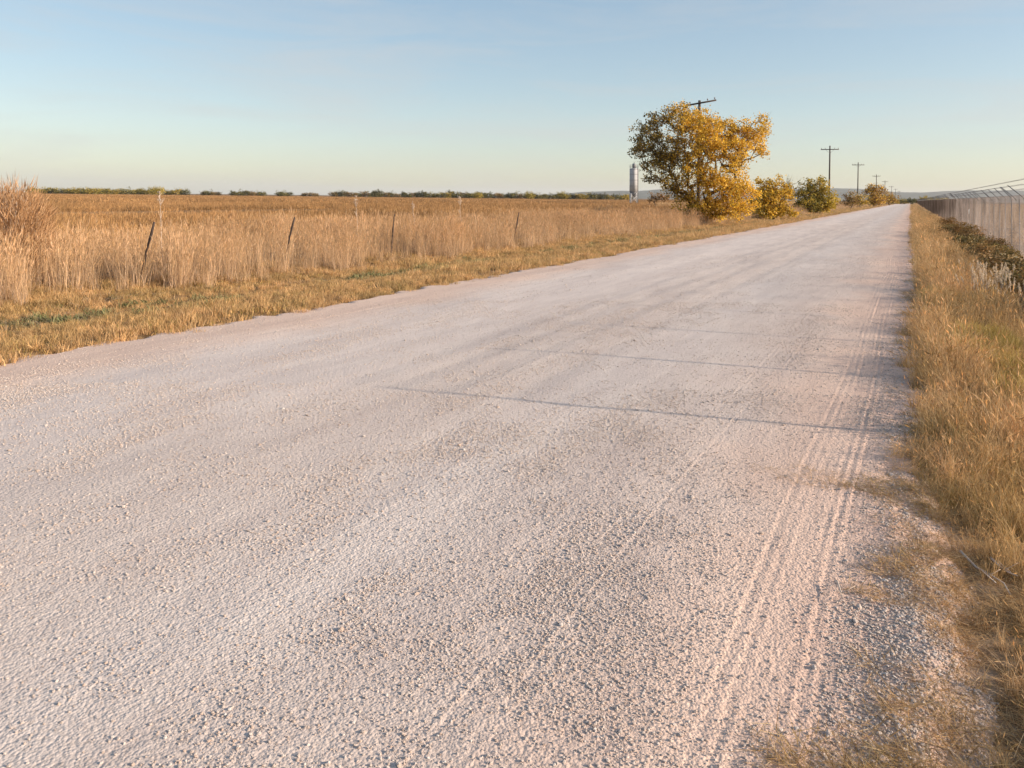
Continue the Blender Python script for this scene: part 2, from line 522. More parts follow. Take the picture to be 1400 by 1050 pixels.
# far ridge of low hills
def hills_mesh():
    m, n = mat_new('scrub_hills'); L = n.links.new
    geo = N(n, 'ShaderNodeNewGeometry')
    c = ramp(n, noise_tex(n, geo.outputs['Position'], .012, 5, .7), [(.35, (.04, .05, .035)), (.65, (.11, .105, .075))])
    p = N(n, 'ShaderNodeBsdfPrincipled'); p.inputs['Roughness'].default_value = 1; L(c, p.inputs['Base Color'])
    o = N(n, 'ShaderNodeOutputMaterial'); L(p.outputs[0], o.inputs[0])
    cols = np.arange(560, 2300, 4.0)
    key_x = [560, 700, 725, 790, 850, 875, 903, 950, 1000, 1060, 1140, 1175, 1225, 1260, 1290, 1320, 1360, 1400, 1600, 2300]
    key_h = [0, 0, 3, 8, 11, 11, 14, 13, 12, 15, 17, 16.5, 13, 13, 15, 16, 16.5, 17, 15, 12]
    hp = np.interp(cols, key_x, key_h) + (fbm(cols * .02, cols * 0, 81, 4) - .5) * 1.6 * (cols > 720)
    rows = [(0, 0.0), (.15, .35), (.35, .7), (.55, .93), (.7, 1.0), (1.0, .9), (1.5, 0.0)]
    V = []
    for f_, hh in rows:
        dist = 6200 + 1500 * f_
        for cx, h in zip(cols, hp):
            x, y = ground_xy(cx, dist)
            hz = h / F_PX * (6200 + 1500 * .7) * hh * (1 + .18 * (vnoise(np.array(cx * .09), np.array(f_ * 9.), 83) - .5) * (hh < .95))
            V.append((x, y, float(hz) - 3))
    nx = len(cols)
    i = (np.arange(len(rows) - 1)[:, None] * nx + np.arange(nx - 1)[None, :]).ravel()
    return new_mesh('hills', V, quads=np.stack([i, i + 1, i + 1 + nx, i + nx], 1), mat=m, smooth=True)


tag(link('hills', hills_mesh()), kind='structure')


def haze_box():
    m, n = mat_new('haze_air')
    v = N(n, 'ShaderNodeVolumePrincipled')
    v.inputs['Color'].default_value = (.86, .90, .96, 1)
    v.inputs['Density'].default_value = 4.5e-5
    v.inputs['Anisotropy'].default_value = .1
    o = N(n, 'ShaderNodeOutputMaterial'); n.links.new(v.outputs[0], o.inputs['Volume'])
    b = MB(); b.box((0, 0, 110), (29000, 29000, 226))
    me = b.mesh('haze', m)
    o_ = link('haze', me); o_.location = (0, 5400, 0)
    tag(o_, kind='stuff')


haze_box()

# ------------------------------------------------------------------ scattering of uncountable stuff
def strips(rng, n, rad, L, wd, lean, bend, segs=3, col=None, colv=.18, head=0, head_w=.008, up=1.0):
    """n curved tapering blades as a mesh: V, Q, T, C"""
    V = []; Q = []; T = []; C = []
    base = 0
    for i in range(n):
        a = rng.uniform(0, 2 * np.pi); r = rad * math.sqrt(rng.uniform())
        p = np.array([r * math.cos(a), r * math.sin(a), -.01])
        b = rng.uniform(0, 2 * np.pi)
        ln = abs(rng.normal(0, lean)) if lean < 1.3 else lean + rng.normal(0, .12); l = L * rng.uniform(.55, 1.1)
        hd = np.array([math.cos(b), math.sin(b), 0]); side = np.array([-hd[1], hd[0], 0])
        tw = rng.uniform(0, np.pi); wv = side * math.cos(tw) + hd * math.sin(tw)
        bd = abs(rng.normal(0, bend))
        c = np.array(col[rng.integers(len(col))]) * (1 + rng.uniform(-colv, colv))
        w_ = wd * rng.uniform(.6, 1.3)
        pts = []
        q = p.copy(); ang = ln
        for s in range(segs + 1):
            pts.append(q.copy())
            q = q + (hd * math.sin(ang) + np.array([0, 0, up]) * math.cos(ang)) * l / segs
            ang += bd * (s + 1) / segs * 1.2
        for s in range(segs):
            ww = w_ * (1 - .75 * s / segs) / 2
            V += [pts[s] - wv * ww, pts[s] + wv * ww]; C += [c, c]
        V.append(pts[-1]); C.append(c)
        for s in range(segs - 1):
            k = base + 2 * s; Q.append((k, k + 1, k + 3, k + 2))
        k = base + 2 * (segs - 1); T.append((k, k + 1, k + 2)); base += 2 * segs + 1
        if head and rng.uniform() < head:
            d = pts[-1] - pts[-2]; d /= np.linalg.norm(d)
            hl = l * rng.uniform(.14, .24); cc = c * 1.12
            e0 = pts[-1] - d * hl * .5
            for wv2 in (wv, np.cross(wv, d)):
                V += [e0, e0 + d * hl * .4 - wv2 * head_w, e0 + d * hl, e0 + d * hl * .4 + wv2 * head_w]
                C += [cc] * 4; Q.append((base, base + 1, base + 2, base + 3)); base += 4
    return V, Q, T, C


def proto(name, parts, mat):
    V = []; Q = []; T = []; C = []; n = 0
    for v, q, t, c in parts:
        V += list(v); C += list(c)
        Q += [tuple(np.array(k) + n) for k in q]; T += [tuple(np.array(k) + n) for k in t]; n += len(v)
    me = new_mesh(name, V, quads=Q if Q else None, tris=T if T else None, col=np.array(C), mat=mat)
    return me


_gid = [0]


def scatter(name, protos, P, rot, scl, label, cat, seed=0):
    """one 'stuff' object: a point mesh with the prototypes set on its points by geometry nodes"""
    col = bpy.data.collections.new(name + '_kinds')
    for k, me in enumerate(protos):
        o = bpy.data.objects.new('%s_kind_%02d' % (name, k), me)
        col.objects.link(o)
    n = len(P)
    me = bpy.data.meshes.new(name)
    me.vertices.add(n); me.vertices.foreach_set('co', np.asarray(P, np.float32).ravel())
    a = me.attributes.new('turn', 'FLOAT_VECTOR', 'POINT'); a.data.foreach_set('vector', np.asarray(rot, np.float32).ravel())
    a = me.attributes.new('size', 'FLOAT_VECTOR', 'POINT'); a.data.foreach_set('vector', np.asarray(scl, np.float32).ravel())
    a = me.attributes.new('which', 'INT', 'POINT')
    a.data.foreach_set('value', np.random.default_rng(seed).integers(0, len(protos), n).astype(np.int32))
    me.update()
    o = link(name, me)
    gn = bpy.data.node_groups.new(name + '_scatter', 'GeometryNodeTree')
    gn.interface.new_socket('Geometry', in_out='INPUT', socket_type='NodeSocketGeometry')
    gn.interface.new_socket('Geometry', in_out='OUTPUT', socket_type='NodeSocketGeometry')
    gi = gn.nodes.new('NodeGroupInput'); go = gn.nodes.new('NodeGroupOutput')
    ci = gn.nodes.new('GeometryNodeCollectionInfo'); ci.inputs['Collection'].default_value = col
    ci.inputs['Separate Children'].default_value = True; ci.inputs['Reset Children'].default_value = True
    ip = gn.nodes.new('GeometryNodeInstanceOnPoints'); ip.inputs['Pick Instance'].default_value = True

    def na(nm, t):
        k = gn.nodes.new('GeometryNodeInputNamedAttribute'); k.data_type = t; k.inputs['Name'].default_value = nm
        return k.outputs['Attribute']
    L = gn.links.new
    m2p = gn.nodes.new('GeometryNodeMeshToPoints')
    L(gi.outputs[0], m2p.inputs['Mesh']); L(m2p.outputs[0], ip.inputs['Points'])
    L(ci.outputs[0], ip.inputs['Instance'])
    L(na('which', 'INT'), ip.inputs['Instance Index'])
    L(na('turn', 'FLOAT_VECTOR'), ip.inputs['Rotation'])
    L(na('size', 'FLOAT_VECTOR'), ip.inputs['Scale'])
    L(ip.outputs[0], go.inputs[0])
    md = o.modifiers.new('scatter', 'NODES'); md.node_group = gn
    tag(o, label, cat, kind='stuff')
    return o


def stone_mesh(name, rng, sub=1, mat=M_STONE):
    import bmesh
    bm = bmesh.new(); bmesh.ops.create_icosphere(bm, subdivisions=sub, radius=1)
    sx, sy, sz = rng.uniform(.75, 1.25), rng.uniform(.7, 1.1), rng.uniform(.5, .8)
    cuts = [(Vector(rng.normal(size=3)).normalized(), rng.uniform(.55, .85)) for _ in range(7)]
    for v in bm.verts:
        for nn, d in cuts:
            k = v.co.dot(nn)
            if k > d: v.co -= nn * (k - d)
        v.co *= 1 + rng.uniform(-.05, .05)
        v.co = Vector((v.co.x * sx, v.co.y * sy, v.co.z * sz))
    me = bpy.data.meshes.new(name); bm.to_mesh(me); bm.free()
    me.materials.append(mat)
    return me


def in_view(x, y, marg=.12, zmin=0):
    """generous wedge in front of the camera"""
    z = x * AX[0] + y * AX[1]; u = x * RT[0] + y * RT[1]
    return (z > zmin) & (np.abs(u) < z * (0.6667 + marg) + .8)


rng = np.random.default_rng(7)
pebs = [stone_mesh('pebble_%d' % k, rng, 1) for k in range(12)]
P = []; S = []
for (z0, z1, dens, smin, smax) in ((.9, 3.4, 24000, .0016, .0070), (3.4, 6.5, 10000, .0022, .0080), (6.5, 12, 2600, .0032, .009), (12, 22, 300, .005, .011), (22, 45, 34, .007, .013)):
    area_x = (-8.1, .75)
    A = (area_x[1] - area_x[0]) * (z1 * 1.45 + 1)
    n = int(A * dens)
    x = rng.uniform(area_x[0], area_x[1], n); y = rng.uniform(-.4, z1 * 1.45 + .6, n)
    z = x * AX[0] + y * AX[1]
    k = (z > z0) & (z <= z1) & in_view(x, y)
    x = x[k]; y = y[k]
    r = rough(x, y) * (0.35 + 1.1 * sstep(.38, .66, fbm(x * 3.1, y * 2.2, 91, 3)))
    k = rng.uniform(size=len(x)) < r * edge_fade(x, y) ** .5 * .95
    x = x[k]; y = y[k]; r = r[k]
    s = smin + (smax - smin) * rng.uniform(size=len(x)) ** 4.0
    s = s * (1 + .35 * sstep(-.35, .1, x)) * (1 + .9 * (rng.uniform(size=len(x)) < .006))
    P.append(np.stack([x, y, road_h(x, y) - .06 * (1 - edge_fade(x, y)) + s * .22], 1)); S.append(s)
P = np.concatenate(P); S = np.concatenate(S)
print('pebbles', len(P))
scatter('gravel', pebs, P, np.stack([rng.uniform(-.4, .4, len(P)), rng.uniform(-.4, .4, len(P)), rng.uniform(0, 6.28, len(P))], 1),
        np.stack([S, S, S], 1), 'loose pale gravel scattered over the whole dirt road', 'gravel', 1)

# dense grass on the right-hand verge
STRAW = [(.66, .48, .28), (.57, .40, .22), (.73, .56, .36), (.48, .32, .17), (.60, .41, .21)]
ORANGE = [(.61, .41, .20), (.53, .34, .16), (.66, .48, .26), (.43, .27, .13)]
GREENS = [(.14, .15, .04), (.20, .20, .05), (.26, .24, .06), (.34, .28, .08)]
TALLC = [(.60, .43, .26), (.53, .37, .22), (.68, .51, .34), (.45, .31, .19), (.56, .39, .21)]
MATC = [(.30, .18, .08), (.22, .13, .07), (.38, .25, .12)]


def right_cover(x, y):
    edge = 0.0 + .22 * (1 - sstep(3.8, 6.2, y)) + (fbm(y * 1.4, x * 0, 101, 4) - .5) * .4 + (vnoise(y * 5, x * 5, 102) - .5) * .2
    near = (1 - sstep(3.8, 5.2, y)) * (1 - sstep(.20, .30, x))
    return sstep(edge - .08, edge + .2, x) * (1 - near * sstep(.40, .55, fbm(x * 3, y * 2.2, 103, 3)) * .95)


def ground_pts(n, x0, x1, y0, y1, dens_fn, rng, marg=.15):
    x = rng.uniform(x0, x1, n); y = rng.uniform(y0, y1, n)
    k = in_view(x, y, marg) & (rng.uniform(size=n) < dens_fn(x, y))
    return x[k], y[k]


def zrot(n, rng, tilt=.12):
    return np.stack([rng.normal(0, tilt, n), rng.normal(0, tilt, n), rng.uniform(0, 6.28, n)], 1)


rp = [proto('tuft', [strips(rng, 46, .07, .30, .0032, .34, .45, 4, STRAW + ORANGE, .2, .22, .004)], M_RIGHT) for _ in range(5)]
rp += [proto('tuft', [strips(rng, 70, .09, .18, .003, .6, .7, 3, ORANGE + GREENS[1:], .2)], M_RIGHT) for _ in range(3)]
rp += [proto('tuft', [strips(rng, 60, .08, .12, .0035, .7, .9, 3, MATC + GREENS[:1], .2)], M_RIGHT) for _ in range(2)]
Ps = []; Ss = []
for y0, y1, dens, k in ((1.3, 6, 260, .85), (6, 9, 140, 1.0), (9, 20, 70, 1.15), (20, 45, 34, 1.4), (45, 110, 11, 2.0), (110, 400, 1.6, 3.0)):
    n = int((y1 - y0) * 3.3 * dens)
    x, y = ground_pts(n, -.15, 3.1, y0, y1, right_cover, rng)
    s = rng.uniform(.6, 1.25, len(x)) * (0.45 + .9 * fbm(x * 1.3, y * .8, 111, 3)) * (.95 + .4 * sstep(3.8, 6.5, y) - .35 * (1 - sstep(3.8, 6, y)) * (1 - sstep(.12, .3, x))) * (1 - .45 * sstep(1.3, 1.9, x) * sstep(10, 14, y)) * (.55 + .45 * right_cover(x - .15, y))
    Ps.append(np.stack([x, y, ground_h(x, y)], 1)); kk = k if k < 2 else 1.7
    Ss.append(np.stack([s * k, s * k, s * min(kk, 1.25)], 1))
Ps = np.concatenate(Ps); Ss = np.concatenate(Ss)
scatter('verge_grass', rp, Ps, zrot(len(Ps), rng, .2) * np.where((Ps[:, 1:2] < 6) & (Ps[:, :1] < .2), np.array([[3.5, 3.5, 1]]), 1.0), Ss * 1.02, 'dry orange brown grass filling the right verge up to the chain link fence', 'grass', 2)
print('right tufts', len(Ps))

# thin straw litter lying on the gravel shoulder
lit = [proto('litter', [strips(rng, 26, .07, .13, .0024, 1.42, .15, 3, STRAW + ORANGE + MATC, .2)], M_RIGHT) for _ in range(4)]
x, y = ground_pts(9000, -.25, .75, 1.3, 16, lambda x, y: np.clip(sstep(.5, .72, fbm(x * 3, y * 2.6, 121, 3)) * 1.2 * sstep(-.2, .15, x) + .05 * sstep(-.3, .1, x) + 1.0 * sstep(-.03, .12, x) * (y < 6) * sstep(.42, .56, fbm(x * 4 + 3, y * 3, 123, 3)), 0, 1), rng)
for cx, cy, r_, m_ in ((-.08, 2.35, .17, 70), (-.14, 4.75, .26, 60), (.05, 4.9, .25, 60), (.02, 2.5, .12, 30), (-.03, 3.5, .1, 20)):
    x = np.concatenate([x, rng.normal(cx, r_, m_)]); y = np.concatenate([y, rng.normal(cy, r_ * .22, m_)])
s = rng.uniform(.5, 1.2, len(x))
scatter('straw_litter', lit, np.stack([x, y, np.maximum(road_h(x, y) - .06 * (1 - edge_fade(x, y)), ground_h(x, y)) + .014], 1), zrot(len(x), rng, .16),
        np.stack([s, s, s], 1), 'dead straw wisps lying on the gravel shoulder beside the right verge', 'straw', 3)

# low flattened brown mats between the gravel and the standing grass
mp_ = [proto('mat', [strips(rng, 70, .07, .085, .0028, 1.32, .3, 3, ORANGE + MATC + STRAW[:2], .25)], M_RIGHT) for _ in range(4)]
x, y = ground_pts(2600, .0, .42, 1.3, 6.5, lambda x, y: sstep(.50, .60, fbm(x * 5 + 3, y * 3.5, 123, 3)) * sstep(.03, .16, x), rng)
s = rng.uniform(.35, .8, len(x))
scatter('flattened_grass', mp_, np.stack([x, y, np.maximum(road_h(x, y) - .06 * (1 - edge_fade(x, y)), ground_h(x, y)) - .004], 1), zrot(len(x), rng, .2),
        np.stack([s, s, s], 1), 'brown flattened grass in patches between the loose gravel and the near right verge', 'grass', 11)

# left verge: short mown grass, then a greener strip with litter, then the tall stand
vp = [proto('tuft', [strips(rng, 60, .10, .13, .006, .5, .6, 3, ORANGE + STRAW[:2], .2)], M_VERGE) for _ in range(4)]
vp += [proto('tuft', [strips(rng, 50, .11, .10, .007, .7, .8, 3, ORANGE + GREENS[3:], .2)], M_VERGE) for _ in range(3)]


def left_cover(x, y):
    e = -7.70 + (fbm(y * .8, x * 0, 71, 4) - .5) * .5 + (vnoise(y * 4, x * 4, 132) - .5) * .5
    return 1 - sstep(e - .2, e + .2, x)


Ps = []; Ss = []
for y0, y1, dens, k in ((2, 14, 85, 1.0), (14, 32, 42, 1.25), (32, 80, 14, 1.8), (80, 420, 1.8, 3.2)):
    n = int((y1 - y0) * 6 * dens)
    x, y = ground_pts(n, -13.5, -7.4, y0, y1, left_cover, rng)
    s = rng.uniform(.6, 1.3, len(x)) * (.55 + .8 * fbm(x * 1.1, y * .7, 133, 3)) * (1 - .35 * np.exp(-((x + 10.1) / .5) ** 2))
    Ps.append(np.stack([x, y, ground_h(x, y)], 1)); Ss.append(np.stack([s * k, s * k, s * min(k, 1.7)], 1))
Ps = np.concatenate(Ps); Ss = np.concatenate(Ss)
scatter('short_grass', vp, Ps, zrot(len(Ps), rng, .2), Ss, 'short brown and olive grass along the left edge of the road', 'grass', 4)
print('left short', len(Ps))

gp = [proto('weed', [strips(rng, 70, .14, .13, .016, .9, .9, 3, [(.20, .20, .11), (.27, .26, .15), (.36, .31, .18), (.26, .20, .11)], .25)], M_GREEN) for _ in range(4)]
x, y = ground_pts(9000, -11.6, -8.9, 3, 70, lambda x, y: sstep(.48, .64, fbm(x * 1.6, y * .9, 141, 4)) * .45 * np.exp(-((x + 10.2) / .55) ** 2), rng)
s = rng.uniform(.6, 1.3, len(x))
scatter('green_weeds', gp, np.stack([x, y, ground_h(x, y)], 1), zrot(len(x), rng, .2), np.stack([s, s, s], 1),
        'low green weeds in the hollow between the left road edge and the tall straw', 'weeds', 5)
lp = [proto('litter', [strips(rng, 9, .22, .5, .005, 1.52, .12, 3, [(.50, .42, .33), (.42, .33, .24), (.60, .50, .40)], .2)], M_VERGE) for _ in range(4)]
x, y = ground_pts(1500, -11.8, -9.3, 3, 45, lambda x, y: sstep(.5, .68, fbm(x * .9 + 5, y * .5, 151, 3)) * .8, rng)
s = rng.uniform(.5, 1.2, len(x))
scatter('dead_stems', lp, np.stack([x, y, ground_h(x, y) + .07], 1), zrot(len(x), rng, .1), np.stack([s, s, s], 1),
        'grey fallen stems lying in the hollow in front of the tall straw', 'straw', 6)

tp = [proto('tall', [strips(rng, 34, .17, .82, .0055, .13, .14, 5, TALLC, .2, .75, .0055),
                     strips(rng, 26, .16, .5, .006, .3, .5, 4, [(.50, .40, .31), (.42, .33, .25), (.36, .27, .19), (.56, .43, .30)], .25)], M_TALL) for _ in range(7)]


def tall_cover(x, y):
    e = -11.35 + (fbm(y * .5, x * 0, 161, 3) - .5) * .9
    return (1 - sstep(e - .5, e + .15, x)) * (.3 + .7 * sstep(.35, .6, fbm(x * .9, y * .6, 162, 3)))


Ps = []; Ss = []
for y0, y1, dens, k in ((2, 22, 15, 1.0), (22, 50, 8, 1.3), (50, 110, 3, 1.8), (110, 420, .35, 3.5)):
    n = int((y1 - y0) * 8.5 * dens)
    x, y = ground_pts(n, -19.5, -11, y0, y1, tall_cover, rng)
    s = rng.uniform(.8, 1.15, len(x)) * (.62 + .72 * fbm(x * .8, y * .6, 163, 3)) * (.7 + .3 * (1 - sstep(-12.3, -11.2, x)))
    Ps.append(np.stack([x, y, ground_h(x, y)], 1)); Ss.append(np.stack([s * k, s * k, s * 1.0], 1))
Ps = np.concatenate(Ps); Ss = np.concatenate(Ss)
rr = zrot(len(Ps), rng, .06)
scatter('tall_grass', tp, Ps, rr, Ss, 'waist high straw coloured grass standing between the left verge and the brown field', 'grass', 7)
print('tall', len(Ps))

# the brown field of standing dead stalks, sown in rows along the road
CROPC = [(.46, .27, .12), (.37, .21, .09), (.54, .35, .18), (.28, .16, .07), (.48, .30, .12)]


def crop_seg(rng, name):
    parts = []
    for k in range(18):
        v, q, t, c = strips(rng, 7, .05, .62, .03, .45, 1.1, 3, CROPC, .2)
        v2, q2, t2, c2 = strips(rng, 2, .03, .72, .022, .1, .08, 2, CROPC[:2], .2)
        off = np.array([rng.normal(0, .06), k / 18 * 3 - 1.5 + rng.normal(0, .05), 0])
        parts.append(([p + off for p in v], q, t, c)); parts.append(([p + off for p in v2], q2, t2, c2))
    return proto(name, parts, M_CROP)


cp = [crop_seg(rng, 'crop_row') for _ in range(6)]
Ps = []; Ss = []
for X0, X1, Y0, Y1, sp, seg, sc in ((-19.5, -90, -2, 130, 1.0, 2.6, 1.0), (-86, -700, -6, 620, 3.0, 8.0, 3.0), (-19.5, -90, 130, 620, 2.5, 6.0, 2.4)):
    X, Y = np.meshgrid(np.arange(X0, X1, -sp), np.arange(Y0, Y1, seg))
    x = X.ravel() + rng.normal(0, .05, X.size); y = Y.ravel() + rng.uniform(-1, 1, X.size)
    z = x * AX[0] + y * AX[1]
    k = in_view(x, y, .08) & (z < 640) & (z > 12) & (rng.uniform(size=len(x)) < .93) & (vnoise(x * .1, y * .02, 171) > .12)
    x = x[k]; y = y[k]
    s = rng.uniform(.8, 1.15, len(x)) * (.85 + .3 * fbm(x * .05, y * .05, 172, 3))
    Ps.append(np.stack([x, y, ground_h(x, y)], 1)); Ss.append(np.stack([s * (1 + (sc - 1) * .9), np.full(len(x), sc), s], 1))
Ps = np.concatenate(Ps); Ss = np.concatenate(Ss)
scatter('field_crop', cp, Ps, np.stack([0 * Ps[:, 0], 0 * Ps[:, 0], rng.integers(0, 2, len(Ps)) * np.pi], 1), Ss,
        'brown field of dead crop stalks reaching back to the line of far trees', 'crop', 8)
print('crop', len(Ps))

# pale grass beyond the chain link fence, and rough pasture left of the far road
bp_ = [proto('tuft', [strips(rng, 60, .5, .45, .03, .5, .5, 3, STRAW, .2)], M_TALL) for _ in range(4)]
n = 26000
x = rng.uniform(3.2, 140, n); y = rng.uniform(8, 420, n); k = in_view(x, y, .08); x = x[k]; y = y[k]
x2 = rng.uniform(-70, -13, 9000); y2 = rng.uniform(100, 430, 9000); k = in_view(x2, y2) & (x2 > -.3 * y2 + 0); x = np.concatenate([x, x2[k]]); y = np.concatenate([y, y2[k]])
s = rng.uniform(.6, 1.3, len(x)) * (1 + y / 150)
scatter('pasture_grass', bp_, np.stack([x, y, ground_h(x, y)], 1), zrot(len(x), rng, .05), np.stack([s, s, s * .5], 1),
        'pale dry pasture beyond the chain link fence and beside the far road', 'grass', 9)

# ------------------------------------------------------------------ chain link fence on the right
FX, FH = 2.8, 1.85
SP = 1.95


def build_chain_fence():
    root = link('chain_link_fence', None)
    root.location = (FX, 0, 0)
    tag(root, 'grey chain link fence with slanted barbed wire arms running along the right verge', 'fence')
    pb = MB(); pb.tube([(0, 0, -.2), (0, 0, FH + .02)], .015, 8); post_me = pb.mesh('post', M_GALV, True)
    ab = MB(); ab.tube([(0, 0, FH - .02), (-.03, 0, FH + .05), (-.36, 0, FH + .39)], [.015, .014, .011], 6); arm_me = ab.mesh('barb_arm', M_GALV)
    y = 6.8; k = 0
    r = random.Random(3)
    while y < 395:
        o = link('post', post_me, root, (0, y, float(base_h(FX, y)) * (y < 60)), (r.gauss(0, .006), r.gauss(0, .006), 0))
        link('barb_arm', arm_me, o, (0, 0, 0), (0, r.gauss(0, .03), 0))
        y += SP; k += 1
    rl = MB(); rl.tube([(-.03, 6.8, FH), (-.03, 395, FH)], .004, 5); rl.build('tension_wire', M_GALV, root)
    for q in range(3):
        b = MB(); t = (q + 1) / 3
        pts = []
        yy = 6.8
        while yy < 240:
            pts.append((-.03 - .32 * t, yy, FH + .05 + .32 * t)); pts.append((-.03 - .32 * t, yy + SP / 2, FH + .05 + .32 * t - .012)); yy += SP
        b.tube(pts, .005, 3, False)
        # barbs
        for j in range(800):
            yb = 6.85 + j * .12
            b.tube([(-.03 - .32 * t - .015, yb, FH + .03 + .32 * t), (-.03 - .32 * t + .015, yb + .01, FH + .07 + .32 * t)], .0018, 3, False)
        b.build('barbed_wire', M_WIRE, root)
    # woven wires: crossing diagonals, the two directions a wire's thickness apart
    for y0, y1, cell, wr in ((6.8, 14, .085, .0015), (14, 60, .085, .0022), (60, 150, .12, .0034), (150, 395, .3, .0085)):
        V = []; Q = []
        c = 0
        for sgn in (1, -1):
            for yb in np.arange(y0 - FH, y1 + FH, cell):
                a = yb; b_ = yb + sgn * FH
                za, zb = 0.03, FH
                # clip to the bay
                ya, yb2 = a, b_
                pts = []
                for yy, zz in ((ya, za), (yb2, zb)):
                    pts.append([yy, zz])
                lo, hi = y0, y1
                (Y1_, Z1_), (Y2_, Z2_) = pts
                t0, t1 = 0.0, 1.0
                dy = Y2_ - Y1_
                ta, tb = (lo - Y1_) / dy, (hi - Y1_) / dy
                if ta > tb: ta, tb = tb, ta
                t0 = max(t0, ta); t1 = min(t1, tb)
                if t1 <= t0: continue
                A_ = (Y1_ + dy * t0, Z1_ + (Z2_ - Z1_) * t0); B_ = (Y1_ + dy * t1, Z1_ + (Z2_ - Z1_) * t1)
                xo = -.032 + sgn * wr * 1.05
                for (yy, zz) in (A_, B_):
                    for ox, oy in ((wr, 0), (-wr * .5, wr * .87), (-wr * .5, -wr * .87)):
                        V.append((xo + ox, yy + oy * 1.4, zz))
                for k2 in range(3):
                    Q.append((c + k2, c + (k2 + 1) % 3, c + 3 + (k2 + 1) % 3, c + 3 + k2))
                c += 6
        link('wire_mesh', new_mesh('wire_mesh', V, quads=Q, mat=M_WIRE), root)
    return root


build_chain_fence()

# small white tag wired to the fence
x_, y_ = ground_xy(1309, 50)
b = MB(); b.box((0, 0, 0), (.012, .26, .22)); b.tube([(.0, -.09, .1), (.03, -.09, .16)], .004, 4); b.tube([(.0, .09, .1), (.03, .09, .16)], .004, 4)
o = b.build('fence_sign', M_PAPER); o.location = (FX - .07, 47, 1.12)
tag(o, 'small blank white plate hanging on the chain link fence', 'sign')

# ------------------------------------------------------------------ leaning posts on the left
def fence_post(px, z, h, lean_px, lean_dep, label, hide=.0):
    z += .45
    x, y = ground_xy(px, z)
    b = MB(); r = random.Random(int(px))
    n = 7; pts = []; rad = []
    for k in range(n):
        t = k / (n - 1)
        pts.append((r.gauss(0, .006), r.gauss(0, .006), -.15 + (h + .15) * t)); rad.append(.025 - .006 * t + r.gauss(0, .003))
    b.tube(pts, rad, 7)
    o = link('fence_post', b.mesh('fence_post', M_POST), None, (x, y, float(ground_h(x, y))))
    d = Vector((RT[0] * lean_px + AX[0] * lean_dep, RT[1] * lean_px + AX[1] * lean_dep, 1)).normalized()
    o.rotation_euler = d.to_track_quat('Z', 'Y').to_euler()
    tag(o, label, 'post', 'old field fence posts in the tall straw')
    return o


fence_post(192, 13.6, 1.20, .27, -.1, 'dark weathered post leaning right in the tall straw, nearest the left frame edge')
fence_post(388, 16.9, 1.20, .24, -.1, 'dark leaning post in the straw, second from the left')
fence_post(535, 20.5, 1.16, .08, .0, 'thin short post almost lost in the straw, third from the left')
fence_post(702, 26.5, 1.16, .18, -.1, 'dark leaning post in the straw nearest the yellow tree')

# tall dead stalks rising above the straw
def dry_stalk(px, z, h, label, seed):
    r = np.random.default_rng(seed)
    x, y = ground_xy(px, z)
    root = link('dry_stalk', None, None, (x, y, float(ground_h(x, y)))); tag(root, label, 'plant', 'tall dead stalks above the straw')
    b = MB(); pts = [(0, 0, 0)]; p = np.zeros(3)
    for k in range(6):
        p = p + np.array([r.normal(0, .015) - .02 * RT[0], r.normal(0, .015) - .02 * RT[1], h / 6]); pts.append(tuple(p))
    b.tube(pts, np.linspace(.008, .0035, 7), 5)
    for k in range(5):
        a = r.uniform(0, 6.28); q = np.array(pts[4 if k < 2 else 5]); e = q + np.array([math.cos(a) * .08, math.sin(a) * .08, .16])
        b.tube([q, e], [.005, .003], 4)
    b.build('stem', M_FLUFFSTEM, root)
    v, q, t, c = [], [], [], []
    hm = MB()
    for k in range(26):
        a = r.uniform(0, 6.28); rr_ = r.uniform(0, .06); zc = h - .2 + r.uniform(0, .24)
        c0 = np.array([pts[-1][0] + math.cos(a) * rr_, pts[-1][1] + math.sin(a) * rr_, zc])
        hm.tube([c0, c0 + np.array([0, 0, .03])], [.009, .005], 4)
    hm.build('seed_head', M_FLUFFSTEM, root)


M_FLUFFSTEM = solid_mat('pale_stalk', (.42, .32, .24), (.60, .50, .42), 10, .8)
dry_stalk(224, 16.5, 1.66, 'tallest pale dead stalk with a forked head, above the straw near the left post', 1)
dry_stalk(492, 21.0, 1.58, 'pale dead stalk rising above the straw, left of the middle of the field edge', 2)
dry_stalk(634, 25.0, 1.62, 'pale thin stalk with a ragged head standing left of the last leaning post', 3)
dry_stalk(570, 25.0, 1.42, 'low dead stalk just topping the straw between two taller stalks', 4)

# ------------------------------------------------------------------ trees and bushes
def skeleton(rng, base, clumps, stems=1, spread=.2):
    """join every leaf clump to the nearest wood that is closer to the root"""
    nodes = [np.array(base, float)]; par = [-1]
    for s_ in range(stems):
        a = rng.uniform(0, 6.28)
        nodes.append(nodes[0] + np.array([math.cos(a) * spread, math.sin(a) * spread, .5])); par.append(0)
    order = np.argsort(np.linalg.norm(clumps - nodes[0], axis=1))
    for i in order:
        c = clumps[i]; A = np.array(nodes)
        d = np.linalg.norm(A - c, axis=1) + .35 * np.linalg.norm(A - nodes[0], axis=1)
        j = int(np.argmin(d))
        L_ = np.linalg.norm(c - nodes[j])
        if L_ > 1.1:
            mid = (nodes[j] + c) / 2 + rng.normal(0, .07 * L_, 3) + np.array([0, 0, .06 * L_]); nodes.append(mid); par.append(j); j = len(nodes) - 1
        nodes.append(c); par.append(j)
    n = len(nodes); wgt = np.zeros(n)
    for i in range(n - 1, 0, -1):
        wgt[i] += 1; wgt[par[i]] += wgt[i]
    return np.array(nodes), par, wgt


